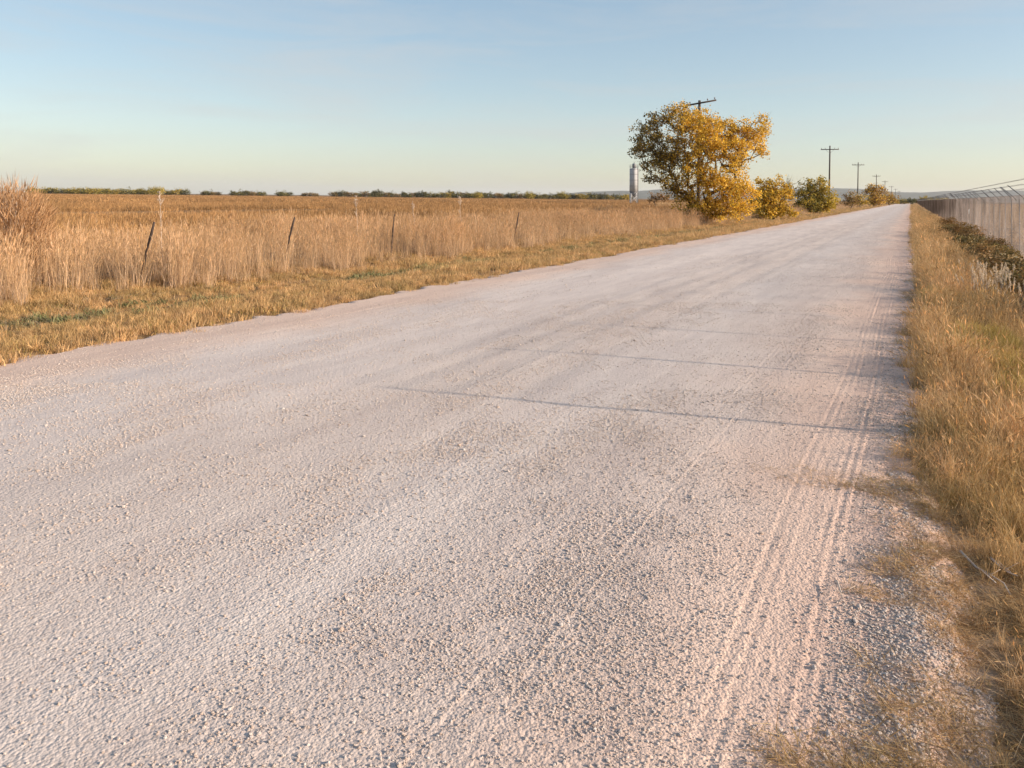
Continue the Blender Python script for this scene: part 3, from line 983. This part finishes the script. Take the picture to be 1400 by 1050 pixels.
def leaf_cloud(rng, centers, per, sigma, size, palette, pfun=None, droop=0):
    n = len(centers) * per
    C = np.repeat(centers, per, 0) + rng.normal(0, 1, (n, 3)) * np.array([sigma, sigma, sigma * .8])
    a = rng.normal(size=(n, 3)); a /= np.linalg.norm(a, axis=1)[:, None]
    b = rng.normal(size=(n, 3)); b -= (a * b).sum(1)[:, None] * a; b /= np.linalg.norm(b, axis=1)[:, None]
    s = size * rng.uniform(.6, 1.25, (n, 1))
    V = np.stack([C - a * s * .5, C + b * s * .33, C + a * s * .55, C - b * s * .33], 1).reshape(-1, 3)
    Q = np.arange(4 * n).reshape(-1, 4)
    pal = np.array(palette); pi = rng.integers(0, len(pal), n)
    col = pal[pi]
    if pfun is not None: col = pfun(C, col)
    col = col * rng.uniform(.75, 1.2, (n, 1))
    return V, Q, np.repeat(col, 4, 0)


YEL = [(.74, .48, .06), (.68, .41, .05), (.80, .55, .09), (.58, .35, .04), (.48, .33, .06)]
OLV = [(.30, .24, .05), (.22, .20, .05), (.36, .27, .06), (.48, .32, .06)]
BRN = [(.26, .15, .06), (.20, .12, .05), (.32, .20, .08), (.30, .17, .05)]


def make_tree(name, px, z, lobes, clump_gap, per, sigma, leaf, palette, trunk_r, label, cat='tree', group=None, seed=1, stems=1, pfun=None, base_px=None, twigs=0, mat=None, dens=1.35):
    """lobes: (photo column, photo row, half width px, half height px, depth offset m)"""
    rng = np.random.default_rng(seed)
    k = z / F_PX
    bx, by = ground_xy(base_px or px, z); bz = float(ground_h(bx, by)) if z < 90 else -.05
    cl = []
    horiz = lambda c: 269.3 + (c - 700) * .0105
    for (cx, cy, rx, ry, dz) in lobes:
        ux = (cx - (base_px or px)) * k; uz = EYE + (horiz(cx) - cy) * k
        vol = rx * ry * k * k * (rx * k)
        m = max(8, int(dens * vol * 4.19 / clump_gap ** 3))
        d = rng.normal(size=(m, 3)); d /= np.linalg.norm(d, axis=1)[:, None]
        rad = rng.uniform(size=(m, 1)) ** .42
        p = d * rad * np.array([rx * k, rx * k * .9, ry * k]) + np.array([ux, dz, uz])
        out = rng.uniform(size=(m, 1)) < .14
        p = np.where(out, (p - np.array([ux, dz, uz])) * rng.uniform(1.15, 1.45, (m, 1)) + np.array([ux, dz, uz]), p)
        cl.append(p)
    cl = np.concatenate(cl)
    cl = cl[cl[:, 2] > .25]
    # local x = photo right, local y = away from camera
    W = np.stack([cl[:, 0] * RT[0] + cl[:, 1] * AX[0], cl[:, 0] * RT[1] + cl[:, 1] * AX[1], cl[:, 2] - bz], 1)
    root = link(name, None, None, (bx, by, bz)); tag(root, label, cat, group)
    nodes, par, wgt = skeleton(rng, (0, 0, -.1), W, stems, .25)
    tb = MB(); br = MB()
    wm = wgt.max()
    for i in range(1, len(nodes)):
        j = par[i]
        r0 = trunk_r * (wgt[j] / wm) ** .45; r1 = trunk_r * (wgt[i] / wm) ** .45
        r0 = min(r0, r1 * 1.35)
        big = wgt[i] > wm * .12
        br.tube([nodes[j], nodes[i]], [r0, r1 * .95], 7 if big else 4, False)
    if twigs:
        for i in rng.integers(1, len(nodes), twigs):
            p = nodes[i]; d = p - np.array([0, 0, 1.5]); d /= np.linalg.norm(d); d = d + np.array([0, 0, .35]) + rng.normal(0, .15, 3)
            br.tube([p, p + d * rng.uniform(.3, .7)], [.010, .004], 3, False)
    br.build('trunk', M_BARK, root)
    pf = None
    if pfun:
        pf = lambda C, col: pfun(C[:, 0] * RT[0] + C[:, 1] * RT[1], C[:, 2], col, rng)
    V, Q, C = leaf_cloud(rng, W, per, sigma, leaf, palette, pf)
    link('crown', new_mesh('crown', V, quads=Q, col=C, mat=mat or M_LEAF), root)
    return root


def main_tint(u, v, col, rng):
    # shaded side put into the colour: more dark olive leaves towards the left
    t = np.clip((-.5 - u) / 3.0, 0, 1)[:, None] * .75
    ol = np.array([(.20, .15, .05)])
    pick = rng.uniform(size=(len(u), 1)) < t
    return np.where(pick, ol, col)


make_tree('autumn_tree', 962, 51,
          [(950, 205, 26, 22, -1.2), (945, 232, 22, 16, -1.0), (960, 185, 22, 16, -1.4), (990, 175, 20, 12, -.2), (925, 152, 20, 10, 0), (962, 160, 22, 13, .4), (905, 212, 24, 18, 1.0), (925, 262, 20, 16, .4), (918, 250, 22, 12, -.8), (940, 285, 20, 12, 0), (1010, 195, 26, 18, .8), (1028, 190, 18, 16, -.8), (962, 292, 28, 12, -.3), (876, 185, 17, 22, -.5), (893, 168, 22, 15, .5), (912, 160, 22, 13, 0), (945, 158, 22, 14, .8), (938, 178, 34, 22, -.6), (972, 178, 26, 18, .3),
           (895, 196, 28, 16, .8), (870, 210, 12, 9, 0), (1000, 168, 16, 12, .2), (1018, 178, 24, 16, -.4), (1040, 163, 14, 9, 0), (1045, 178, 11, 7, .3), (1044, 208, 12, 8, 0), (1036, 196, 15, 11, .4),
           (985, 205, 36, 20, -.8), (925, 215, 34, 18, .4), (898, 228, 24, 9, -.3), (890, 245, 12, 5, -.2), (915, 240, 20, 8, .5), (1010, 222, 24, 15, .3), (955, 240, 28, 18, -.4), (985, 250, 34, 20, -1.2),
           (940, 268, 20, 13, .2), (965, 275, 28, 18, -1), (1000, 272, 32, 20, -1.4), (1015, 255, 20, 14, .6), (990, 290, 26, 10, -1.8)],
          .56, 34, .16, .135, YEL, .2, 'large spreading tree with golden yellow leaves standing beside the left edge of the road', seed=5, stems=3, pfun=main_tint, twigs=40, dens=1.3)
make_tree('autumn_shrub', 1058, 66, [(1050, 292, 24, 8, 0), (1072, 290, 14, 9, -.6), (1058, 268, 24, 22, 0), (1045, 255, 15, 16, .5), (1068, 258, 12, 14, 0), (1074, 278, 10, 16, -.5), (1040, 280, 16, 13, 0), (1056, 288, 18, 8, 0)],
          .55, 26, .18, .18, YEL[:3] + [(.40, .30, .06)], .08, 'bright yellow leafy shrub just right of the large golden tree', 'shrub', seed=8, stems=5, twigs=14)
make_tree('bare_topped_shrub', 1068, 78, [(1075, 262, 14, 18, 0), (1085, 255, 12, 14, 0)], .9, 4, .2, .13, OLV, .06,
          'sparse shrub of bare upright twigs behind the yellow shrub', 'shrub', seed=9, stems=6, twigs=70)
make_tree('olive_shrub', 1116, 100, [(1095, 281, 12, 8, 0), (1130, 281, 15, 8, 0), (1112, 284, 28, 6, 0), (1100, 268, 16, 17, 0), (1118, 262, 18, 17, 0), (1128, 270, 15, 14, -.5), (1108, 253, 8, 9, 0), (1124, 250, 9, 7, .5), (1136, 276, 9, 9, 0), (1110, 280, 20, 8, -1)],
          .75, 26, .24, .24, OLV + [(.55, .40, .06)], .1, 'olive green and yellow shrub at the foot of the nearest upright utility pole', 'shrub', seed=11, stems=6, twigs=40,
          pfun=lambda u, v, col, rng: np.where((rng.uniform(size=(len(u), 1)) < np.clip((u[:, None] - .2) / 2, 0, .8)), np.array([[.52, .38, .05]]), col))
make_tree('brown_shrub', 1163, 165, [(1163, 277, 12, 4, 0), (1163, 270, 10, 9, 0), (1158, 274, 7, 5, 0), (1168, 274, 7, 6, 0)], 1.0, 26, .32, .3, BRN + OLV[:1], .1,
          'small dark brown bush at the foot of the second upright utility pole', 'shrub', seed=12, stems=4, twigs=12)
make_tree('yellow_shrub', 1177, 190, [(1178, 277, 9, 3, 0), (1177, 272, 9, 7, 0), (1172, 275, 6, 4, 0)], 1.0, 26, .35, .33, YEL[2:] + OLV, .08,
          'low yellow bush between the dark brown bush and the taller brown one', 'shrub', seed=13, stems=4)
make_tree('tall_brown_shrub', 1195, 220, [(1196, 276, 18, 4, 0), (1194, 264, 13, 11, 0), (1190, 256, 6, 5, 0), (1203, 260, 8, 7, 0), (1196, 272, 14, 6, 0)], 1.2, 26, .42, .38, BRN + YEL[3:] + YEL[:1], .12,
          'tall brown and yellow bush beside the far end of the road', 'shrub', seed=14, stems=4, twigs=20)
make_tree('russet_shrub', 1216, 290, [(1216, 275, 14, 3, 0), (1212, 269, 9, 7, 0), (1221, 268, 8, 6, 0), (1216, 272, 12, 4, 0)], 1.6, 24, .5, .45, BRN + OLV[2:] + YEL[3:], .12,
          'russet bush closing the left side of the road at the horizon', 'shrub', seed=15, stems=3)
make_tree('field_shrub', 898, 115, [(893, 270, 6, 7, 0), (900, 268, 7, 6, 0), (910, 270, 7, 5, 0)], .8, 26, .26, .24, BRN + [(.42, .25, .14)], .06,
          'small brown bush at the edge of the straw between the silo and the golden tree', 'shrub', seed=16, stems=5)

# the brown bush at the left edge of the picture
x_, y_ = ground_xy(14, 14.2)
root = link('brown_bush', None, None, (x_, y_, float(ground_h(x_, y_)))); tag(root, 'tall reddish brown dead bush above the straw at the left edge of the photo', 'bush')
rb = np.random.default_rng(21)
V = []; Q = []; T = []; C = []; nn = 0
for k in range(8000):
    u = rb.uniform() ** .5; a = rb.uniform(0, 6.28)
    rad = .72 * u; cx_, cy_ = rad * math.cos(a), rad * math.sin(a)
    top = 1.75 * math.sqrt(max(0, 1 - (rad / 1.02) ** 2)) * rb.uniform(.9, 1.12)
    z0 = rb.uniform(0, top)
    ln_ = rb.uniform(.12, .3)
    d = np.array([math.cos(a) * u * .7 + rb.normal(0, .3), math.sin(a) * u * .7 + rb.normal(0, .3), 1.0]); d /= np.linalg.norm(d)
    s_ = np.cross(d, rb.normal(size=3)); s_ /= np.linalg.norm(s_)
    p = np.array([cx_, cy_, z0]); wd = rb.uniform(.003, .009)
    V += [p - s_ * wd, p + s_ * wd, p + d * ln_]; T.append((nn, nn + 1, nn + 2)); nn += 3
    c = np.array([(.56, .36, .20), (.48, .29, .15), (.64, .43, .25), (.40, .24, .12)][rb.integers(4)]); C += [c * rb.uniform(.8, 1.15)] * 3
link('foliage', new_mesh('foliage', V, tris=T, col=np.array(C), mat=M_TALL), root)
bb = MB()
for k in range(70):
    a = rb.uniform(0, 6.28); u = rb.uniform(.1, 1); top = 1.5 + .45 * rb.uniform() * (1 - .5 * u)
    e = np.array([math.cos(a) * u * .65, math.sin(a) * u * .65, top * math.sqrt(max(.15, 1 - (u * .8) ** 2)) + .12])
    bb.tube([(0, 0, 0), e * np.array([.45, .45, .5]), e], [.006, .004, .002], 4, False)
bb.build('stem', M_FLUFFSTEM, root)

# far line of trees behind the field: a few kinds, copied
def far_kind(seed, palette, wdt, hgt, name):
    rng = np.random.default_rng(seed)
    m = int(26 * wdt * hgt / 20)
    d = rng.normal(size=(m, 3)); d /= np.linalg.norm(d, axis=1)[:, None]
    W = d * rng.uniform(.35, 1, (m, 1)) * np.array([wdt / 2, wdt / 2.4, hgt / 2.2]) + np.array([0, 0, hgt * .52])
    W[:, 2] *= rng.uniform(.8, 1.12, m)
    W = W[W[:, 2] > .4]
    root = link(name, None)
    nodes, par, wgt = skeleton(rng, (0, 0, -.2), W, 2, .4)
    tb = MB()
    for i in range(1, len(nodes)):
        if wgt[i] > 2: tb.tube([nodes[par[i]], nodes[i]], .05 + .012 * wgt[i] ** .5, 4, False)
    tb.build('trunk', M_BARK, root)
    V, Q, C = leaf_cloud(rng, W, 16, .55, .62, palette)
    link('crown', new_mesh('crown', V, quads=Q, col=C, mat=M_FAR), root)
    return root


OLD = [(.09, .09, .04), (.13, .12, .045), (.16, .14, .05)]
kinds = [far_kind(31, OLD + OLV[:1], 8, 4.4, 'far_tree'), far_kind(32, OLV + [(.40, .30, .06)], 9, 4.6, 'far_tree'),
         far_kind(33, OLD, 7, 5.2, 'far_tree'), far_kind(34, [(.44, .31, .05), (.36, .28, .06), (.30, .25, .06)], 8, 5.2, 'far_tree'), far_kind(35, BRN + OLD, 7, 4.2, 'far_tree')]
used = [False] * 5
r = random.Random(77)
row = []
px = 42.0
while px < 258: row.append((px, r.choice([1, 1, 3, 0]), r.uniform(.72, 1.0))); px += r.uniform(7, 10)
for a, b_ in ((274, 300), (314, 362), (377, 397), (412, 438), (452, 492)):
    px = a + 4
    while px < b_: row.append((px, r.choice([0, 2, 0, 4]), r.uniform(.6, .85))); px += r.uniform(6, 8)
px = 498
SPECIAL = {}
while px < 862: row.append((px, r.choice([0, 2, 0, 1, 4, 2]), r.uniform(.65, 1.0))); px += r.uniform(6, 8.5)
names = {0: 'dark olive', 1: 'olive and yellow', 2: 'tall dark green', 3: 'yellow green', 4: 'brownish'}
ORD = ['first', 'second', 'third', 'fourth', 'fifth', 'sixth', 'seventh', 'eighth', 'ninth', 'tenth', 'eleventh', 'twelfth', 'thirteenth', 'fourteenth',
       'fifteenth', 'sixteenth', 'seventeenth', 'eighteenth', 'nineteenth', 'twentieth', 'twenty first', 'twenty second', 'twenty third', 'twenty fourth', 'twenty fifth',
       'twenty sixth', 'twenty seventh', 'twenty eighth', 'twenty ninth', 'thirtieth']


def place_far(px, kd, sc, label, group, z=None, cat='tree'):
    z = z or r.uniform(600, 660)
    o = kinds[kd] if not used[kd] else copy_tree(kinds[kd]); used[kd] = True
    x, y = ground_xy(px, z)
    o.location = (x, y, -.1); o.rotation_euler = (0, 0, r.uniform(0, 6.28)); s = sc * z / 630; o.scale = (s * r.uniform(1.0, 1.3), s * r.uniform(1.0, 1.3), s)
    tag(o, label, cat, group)


G1 = 'low trees lined up behind the brown field'
cnt = {}
for px, kd, sc in row:
    if px < 262: zone, tail = 0, 'from the left in the unbroken far row'
    elif px < 496: zone, tail = 1, 'from the left in the gapped far clumps'
    elif px < 700: zone, tail = 2, 'from the left in the middle far tree line'
    else: zone, tail = 3, 'from the left in the far line beneath the hills'
    q = cnt.get(zone, 0); cnt[zone] = q + 1
    place_far(px, kd, sc * (1.35 if zone else 1.4), '%s tree, %s %s' % (names[kd], ORD[q], tail), G1)
place_far(516, 2, 1.3, 'tallest dark round tree rising from the middle of the far tree line', G1, 590)
for px, sc, lab in ((653, 1.1, 'small yellow tree in the middle of the far tree line'), (724, 1.25, 'bright yellow tree where the far hills begin'), (770, 1.3, 'brightest yellow tree in the far line, nearest the silo')):
    place_far(px, 3, sc, lab, G1, 575)
G2 = 'bushes across the far end of the road'
q = [0, 0]
for px, kd, sc, z in ((1222, 1, .72, 420), (1229, 0, .7, 425), (1237, 1, .8, 430), (1246, 2, .75, 425), (1256, 4, .8, 430), (1266, 3, .95, 430), (1273, 1, 1.0, 440), (1283, 1, .95, 440), (1292, 3, .8, 440),
                      (1301, 0, .8, 400), (1309, 4, .85, 400), (1317, 0, .8, 400), (1325, 4, .85, 380), (1332, 1, .8, 380), (1339, 2, .85, 380), (1346, 4, .6, 380)):
    e = 0 if px < 1262 else 1
    wh = 'across the end of the road' if e == 0 else 'above the far chain link fence'
    place_far(px, kd, sc * 1.4, '%s bush, %s from the left %s' % (names[kd], ORD[q[e]], wh), G2, z, 'bush'); q[e] += 1

# ------------------------------------------------------------------ utility poles
def pole_proto():
    root = link('utility_pole', None)
    b = MB(); b.tube([(0, 0, -.5), (0, 0, 5), (0, 0, 11.4)], [.17, .145, .11], 10); b.build('pole', M_POLE, root, True)
    c = MB(); c.box((0, -.15, 10.75), (2.9, .12, .14)); arm = c.build('crossarm', M_POLE, root)
    for sx in (-1, 1):
        br = MB(); br.tube([(sx * .65, -.19, 10.68), (0, -.14, 10.1)], .018, 4); br.build('brace', M_GALV, root)
    for sx in (-1.35, -.75, .75, 1.35):
        i = MB(); i.tube([(sx, -.15, 10.82), (sx, -.15, 10.9), (sx, -.15, 10.93), (sx, -.15, 11.0), (sx, -.15, 11.04)], [.02, .02, .055, .05, .02], 8); i.build('insulator', M_INS, arm)
    return root


pp = pole_proto()
data = [(1133.5, 133, 0, 'nearest upright utility pole with a level crossarm, behind the olive shrub'),
        (1172.5, 198, .4, 'second upright utility pole, rising from the dark brown bush'),
        (1198, 302, .9, 'third upright utility pole, rising behind the tall brown bush'),
        (1209.5, 400, 1.2, 'fourth upright utility pole down the road, seen over the russet bush'),
        (1219, 520, 0.8, 'fifth utility pole, tiny above the end of the bushes'),
        (1224.5, 620, 0.6, 'sixth utility pole, tiny beside the fifth'),
        (1229, 730, 0.4, 'most distant utility pole, a hair line before the far hills')]
rp_ = random.Random(5)
first = True
for px, z, dz, lab in data:
    o = pp if first else copy_tree(pp); first = False
    x, y = ground_xy(px, z)
    o.location = (x, y, dz - .3); o.rotation_euler = (R(rp_.uniform(-.5, .5)), R(rp_.uniform(-.6, .6)), R(rp_.uniform(-3, 3)))
    tag(o, lab, 'utility pole', 'utility poles along the left side of the road')
# the leaning pole in the golden tree
o = copy_tree(pp)
x, y = ground_xy(955, 56)
o.scale = (.86, .86, .775)
o.location = (x, y, 0)
o.rotation_euler = (0, 0, 0)
for ch in o.children:
    if ch.name.startswith('crossarm'):
        ch.matrix_parent_inverse = Matrix.Identity(4)
        ch.matrix_basis = Matrix.Translation((0, 0, 11.12)) @ Matrix.Rotation(R(-8.5), 4, 'Y') @ Matrix.Translation((0, 0, -10.75))
tag(o, 'utility pole hidden in the golden tree with its tilted crossarm above the leaves', 'utility pole', 'utility poles along the left side of the road')

# ------------------------------------------------------------------ white silo in the field
def silo():
    x, y = ground_xy(866.5, 215)
    root = link('silo', None, None, (x, y, -.05), (0, 0, YAW)); tag(root, 'tall white cylindrical silo on braced legs beyond the brown field, left of the golden tree', 'silo')
    k = 215 / F_PX

    def hh(row): return EYE + (271 - row) * k
    b = MB()
    rr_ = 1.22
    rows = [(hh(262), rr_), (hh(246), rr_), (hh(231), rr_), (hh(230), rr_ * .9)]
    b.tube([(0, 0, a) for a, _ in rows], [q for _, q in rows], 28); b.build('tank', M_WHITE, root, False)
    for a in (262, 254, 246, 238, 231.2):
        rb_ = MB(); rb_.tube([(0, 0, hh(a) - .04), (0, 0, hh(a) + .05)], rr_ + .04, 28); rb_.build('ring', M_GREYM, root)
    c = MB(); c.tube([(0, 0, hh(262) + .02), (0, 0, hh(269))], [rr_, .35], 24); c.build('cone', M_GREYM, root)
    f = MB(); f.tube([(0, 0, hh(230)), (0, 0, hh(224)), (0, 0, hh(223.2))], [.5, .5, .3], 16); f.build('filter', M_GREYM, root)
    s = MB(); s.tube([(0, 0, hh(223.2)), (0, 0, hh(219))], [.09, .03], 6); s.build('vent_pipe', M_GREYM, root)
    for sx in (-1, 1):
        for sy in (-1, 1):
            l = MB(); l.box((sx * .95, sy * .95, hh(264) / 2), (.2, .2, hh(264))); l.build('leg', M_WHITE, root)
    for sx, sy, ex, ey in ((-1, -1, 1, -1), (1, -1, 1, 1), (1, 1, -1, 1), (-1, 1, -1, -1)):
        for fl in (0, 1):
            z0, z1 = (.3, hh(265)) if fl else (hh(265), .3)
            l = MB(); l.tube([(sx * .99, sy * .99, z0), (ex * .99, ey * .99, z1)], .06, 5); l.build('brace', M_WHITE, root)
    g_ = MB()
    for q in range(14):
        a = q * 2 * math.pi / 14; g_.tube([(1.2 * math.cos(a), 1.2 * math.sin(a), hh(230)), (1.2 * math.cos(a), 1.2 * math.sin(a), hh(230) + 1.0)], .025, 4)
    for h_ in (.5, 1.0):
        g_.tube([(1.2 * math.cos(q * math.pi / 12), 1.2 * math.sin(q * math.pi / 12), hh(230) + h_) for q in range(25)], .022, 4, False)
    g_.build('guard_rail', M_GREYM, root)
    ld = MB()
    for ox in (-.2, .2): ld.tube([(ox - .3, -1.3, .3), (ox - .3, -1.3, hh(229))], .025, 4)
    for q in range(34): ld.tube([(-.5, -1.3, .5 + q * .28), (-.1, -1.3, .5 + q * .28)], .016, 4)
    ld.build('ladder', M_GREYM, root)
    p = MB(); p.tube([(1.0, -1.0, .2), (1.0, -1.0, hh(232)), (.7, -.7, hh(228))], .09, 8); p.build('fill_pipe', M_GREYM, root)


silo()

# distant sprinkler boom in the field
x, y = ground_xy(823, 430)
root = link('irrigation_boom', None, None, (x, y, 0), (0, 0, YAW)); tag(root, 'thin dark irrigation boom on legs far across the field, left of the silo', 'irrigation boom')
b = MB(); b.tube([(-6, 0, 3.9), (6, 0, 3.9)], .12, 6); b.build('pipe', M_GREYM, root)
for sx in (-3.6, 3.6):
    b = MB(); b.tube([(sx - .9, 0, 0), (sx, 0, 3.9), (sx + .9, 0, 0)], .08, 5); b.build('leg', M_GREYM, root)

# ------------------------------------------------------------------ weeds and plants along the fence, stones, twigs
def weed_kind(seed, pal, h, n=900):
    rg = np.random.default_rng(seed)
    root = link('weed_bush', None)
    V, Q, T, C = strips(rg, 42, .12, h, .006, .45, .25, 4, [(.16, .10, .05), (.22, .14, .07)], .2)
    link('stem', proto('stem', [(V, Q, T, C)], M_RIGHT), root)
    m = 60
    d = rg.normal(size=(m, 3)); d /= np.linalg.norm(d, axis=1)[:, None]
    W = d * rg.uniform(.3, 1, (m, 1)) ** .6 * np.array([.34, .34, h * .45]) + np.array([0, 0, h * .55]); W = W[W[:, 2] > .05]
    V, Q, C = leaf_cloud(rg, W, n // m, .07, .05, pal)
    link('foliage', new_mesh('foliage', V, quads=Q, col=C, mat=M_GREEN), root)
    return root


wk = [weed_kind(41, [(.26, .16, .075), (.17, .12, .06), (.34, .22, .11)], .55, 1500), weed_kind(42, [(.22, .17, .07), (.28, .20, .09), (.15, .11, .05)], .5, 1500), weed_kind(43, [(.34, .20, .09), (.26, .16, .07)], .7, 1500)]
wu = [False] * 3
wl = ['dark brown', 'olive brown', 'russet']
GW = 'weed bushes along the foot of the chain link fence'
yy = 13.0
rw = random.Random(9)
idx = 0
while yy < 75 and idx < 30:
    kd = rw.choice([0, 0, 1, 2])
    o = wk[kd] if not wu[kd] else copy_tree(wk[kd]); wu[kd] = True
    xx = rw.uniform(1.75, 2.45)
    o.location = (xx, yy, float(ground_h(xx, yy))); s = rw.uniform(.8, 1.2); o.scale = (s * 1.05, s * 1.7, s); o.rotation_euler = (0, 0, rw.uniform(0, 6.28))
    tag(o, '%s weed bush by the chain link fence, %s from the near end' % (wl[kd], ORD[min(idx, 29)]), 'bush', GW)
    yy += rw.uniform(.8, 1.5) * (yy / 22); idx += 1
for i_, u_ in enumerate(wu):
    if not u_: bpy.data.objects.remove(wk[i_])

# plants with white seed plumes
def plume_plant():
    rg = np.random.default_rng(51)
    root = link('plume_grass', None)
    link('blade', proto('blade', [strips(rg, 60, .12, .38, .005, .35, .3, 4, [(.38, .30, .15), (.30, .26, .10), (.45, .34, .18)], .2)], M_RIGHT), root)
    for k in range(9):
        a = rg.uniform(0, 6.28); rr_ = rg.uniform(0, .2); hgt = rg.uniform(.35, .52)
        tip = np.array([math.cos(a) * rr_ * 1.5, math.sin(a) * rr_ * 1.5, hgt]); bs = np.array([math.cos(a) * rr_ * .4, math.sin(a) * rr_ * .4, 0])
        V = []; Q = []; C = []
        st = MB(); st.tube([bs, (bs + tip) / 2 + rg.normal(0, .01, 3), tip], [.003, .0025, .002], 3, False)
        n_ = 70
        for q in range(n_):
            t = rg.uniform(); c0 = tip + (tip - bs) / np.linalg.norm(tip - bs) * (t * .10 - .05)
            d = rg.normal(size=3); d /= np.linalg.norm(d); d[2] = abs(d[2]) * .6 + .3
            s_ = np.cross(d, rg.normal(size=3)); s_ /= np.linalg.norm(s_); ln_ = .022 * math.sin(math.pi * (.15 + .8 * t))
            V += [c0 - s_ * .003, c0 + s_ * .003, c0 + d * ln_ + s_ * .002, c0 + d * ln_ - s_ * .002]; C += [(.72, .60, .45)] * 4; Q.append((4 * q, 4 * q + 1, 4 * q + 2, 4 * q + 3))
        so = st.build('stalk', M_FLUFFSTEM, root)
        link('plume', new_mesh('plume', V, quads=Q, col=np.array(C), mat=M_FLUFF), so)
    return root


pg = plume_plant()
GP = 'plants with white seed plumes on the right verge'
first = True
rw = random.Random(12)
for px, zz, lab in ((1334, 12.6, 'leftmost'), (1345, 13.6, 'slightly further back'), (1352, 12.4, 'front centre'), (1362, 14.2, 'rear centre'), (1368, 12.9, 'thickest'), (1380, 13.8, 'rear right'), (1386, 12.4, 'front right'), (1397, 11.6, 'rightmost'), (1330, 15.2, 'lone far')):
    o = pg if first else copy_tree(pg); first = False
    x, y = ground_xy(px, zz); o.location = (x, y, float(ground_h(x, y))); s = rw.uniform(1.05, 1.3); o.scale = (s, s, s); o.rotation_euler = (0, 0, rw.uniform(0, 6.28))
    tag(o, '%s tuft of the white plumed grass cluster on the right verge' % lab, 'plant', GP)

# yellow green cushions on the right verge
gc = [proto('cushion', [strips(rng, 120, .13, .2, .006, .45, .5, 3, [(.50, .37, .13), (.42, .33, .11), (.56, .43, .18), (.36, .27, .10)], .2)], M_RIGHT) for _ in range(3)]
Pc = []
for px, py, sx, sy, m_ in ((1345, 432, 26, 5, 60), (1370, 445, 22, 8, 50), (1325, 455, 16, 6, 26), (1375, 470, 18, 6, 26), (1290, 380, 10, 3, 16), (1390, 500, 10, 10, 10)):
    for q in range(m_):
        cx_ = px + rng.normal(0, sx * .5); cy_ = py + rng.normal(0, sy * .5); z_ = 1.0 * F_PX * (EYE - .12) / max(20, (cy_ + 22 - 276))
        x, y = ground_xy(cx_, z_); Pc.append((x, y, float(ground_h(x, y))))
Pc = np.array(Pc); s = rng.uniform(1.1, 1.8, len(Pc))
scatter('green_cushions', gc, Pc, zrot(len(Pc), rng, .1), np.stack([s, s, s], 1), 'yellow green low plants in patches on the right verge', 'ground cover', 10)

# single larger stones on the shoulder
sk = [stone_mesh('stone', np.random.default_rng(60 + k), 2) for k in range(6)]
GS = 'larger pale stones lying on the right shoulder'
rw = random.Random(15)
spots = [(1329, 926, 9, 'round white stone on the thin grass near the bottom right corner'),
         (1176, 860, 8, 'angular stone in the loose gravel ridge right of the tyre marks'),
         (1120, 925, 8, 'stone lying by the tread marks above the lowest straw wisp'),
         (1214, 994, 8, 'grey stone beside the straw wisp near the bottom edge'),
         (1170, 966, 9, 'flat stone just above the lowest straw wisp'),
         (1210, 1015, 8, 'stone below the straw wisp, second from the bottom edge'),
         (1122, 1030, 10, 'broad stone at the bottom edge below the straw wisp'),
         (1200, 1032, 9, 'pale stone at the bottom edge right of the broad one'),
         (1242, 700, 8, 'whitish stone at the grass edge on the right shoulder'),
         (1245, 708, 8, 'partner of the whitish stone at the grass edge'),
         (1222, 652, 8, 'furthest pale stone of the shoulder beside the bleached straw'),
         (1340, 985, 7, 'small stone among the lowest verge grass at the right'),
         (1280, 940, 7, 'rounded stone in the row on the pale berm'),
         (1292, 934, 7, 'second stone of the row on the pale berm'),
         (1180, 840, 8, 'flat topped stone high in the loose gravel ridge'),
         (1215, 845, 7, 'small stone just right of the gravel ridge'),
         (1095, 1008, 7, 'stone sitting in the lower tyre mark'),
         (1030, 880, 6, 'lone larger stone on the open gravel left of the tyre marks')]
for k, (px, py, sz, lab) in enumerate(spots):
    z_ = F_PX * EYE / (py - 274.5); x, y = ground_xy(px, z_)
    h_ = max(float(road_h(x, y) - .06 * (1 - edge_fade(x, y))), float(ground_h(x, y)))
    s = sz / F_PX * z_ * .55
    o = link('stone', sk[k % 6], None, (x, y, h_ + s * .3), (rw.uniform(-.3, .3), rw.uniform(-.3, .3), rw.uniform(0, 6)), (s, s, s)); tag(o, lab, 'stone', GS)

# bleached twigs
def twig(pts, lab, r0=.006):
    P3 = []
    for px, py in pts:
        z_ = F_PX * (EYE - .02) / (py - 274.5); x, y = ground_xy(px, z_)
        P3.append((x, y, max(float(ground_h(x, y)), float(road_h(x, y) - .06 * (1 - edge_fade(x, y)))) + .03))
    b = MB(); o0 = np.array(P3[0]); Q3 = [tuple(np.array(p) - o0) for p in P3]
    b.tube(Q3, np.linspace(r0, r0 * .4, len(Q3)), 6)
    a, c = np.array(Q3[1]), np.array(Q3[-1])
    for t, s_ in ((.35, 1), (.6, -1)):
        m_ = a + (c - a) * t; b.tube([m_, m_ + np.array([.05 * s_, .03, .03])], [r0 * .5, r0 * .2], 5)
    o = b.build('dry_twig', M_FLUFFSTEM); o.location = o0
    tag(o, lab, 'twig', 'bleached twigs on the right verge')


twig([(1318, 752), (1340, 772), (1352, 778), (1378, 795), (1387, 812)], 'longer bleached twig lying across the sparse verge at the right')
twig([(1360, 760), (1372, 772), (1384, 781), (1397, 786)], 'short bleached twig beside the longer one at the right edge')
twig([(1150, 806), (1155, 820), (1158, 830)], 'small curved twig on the gravel beside the tyre marks', .004)

bpy.context.view_layer.update()
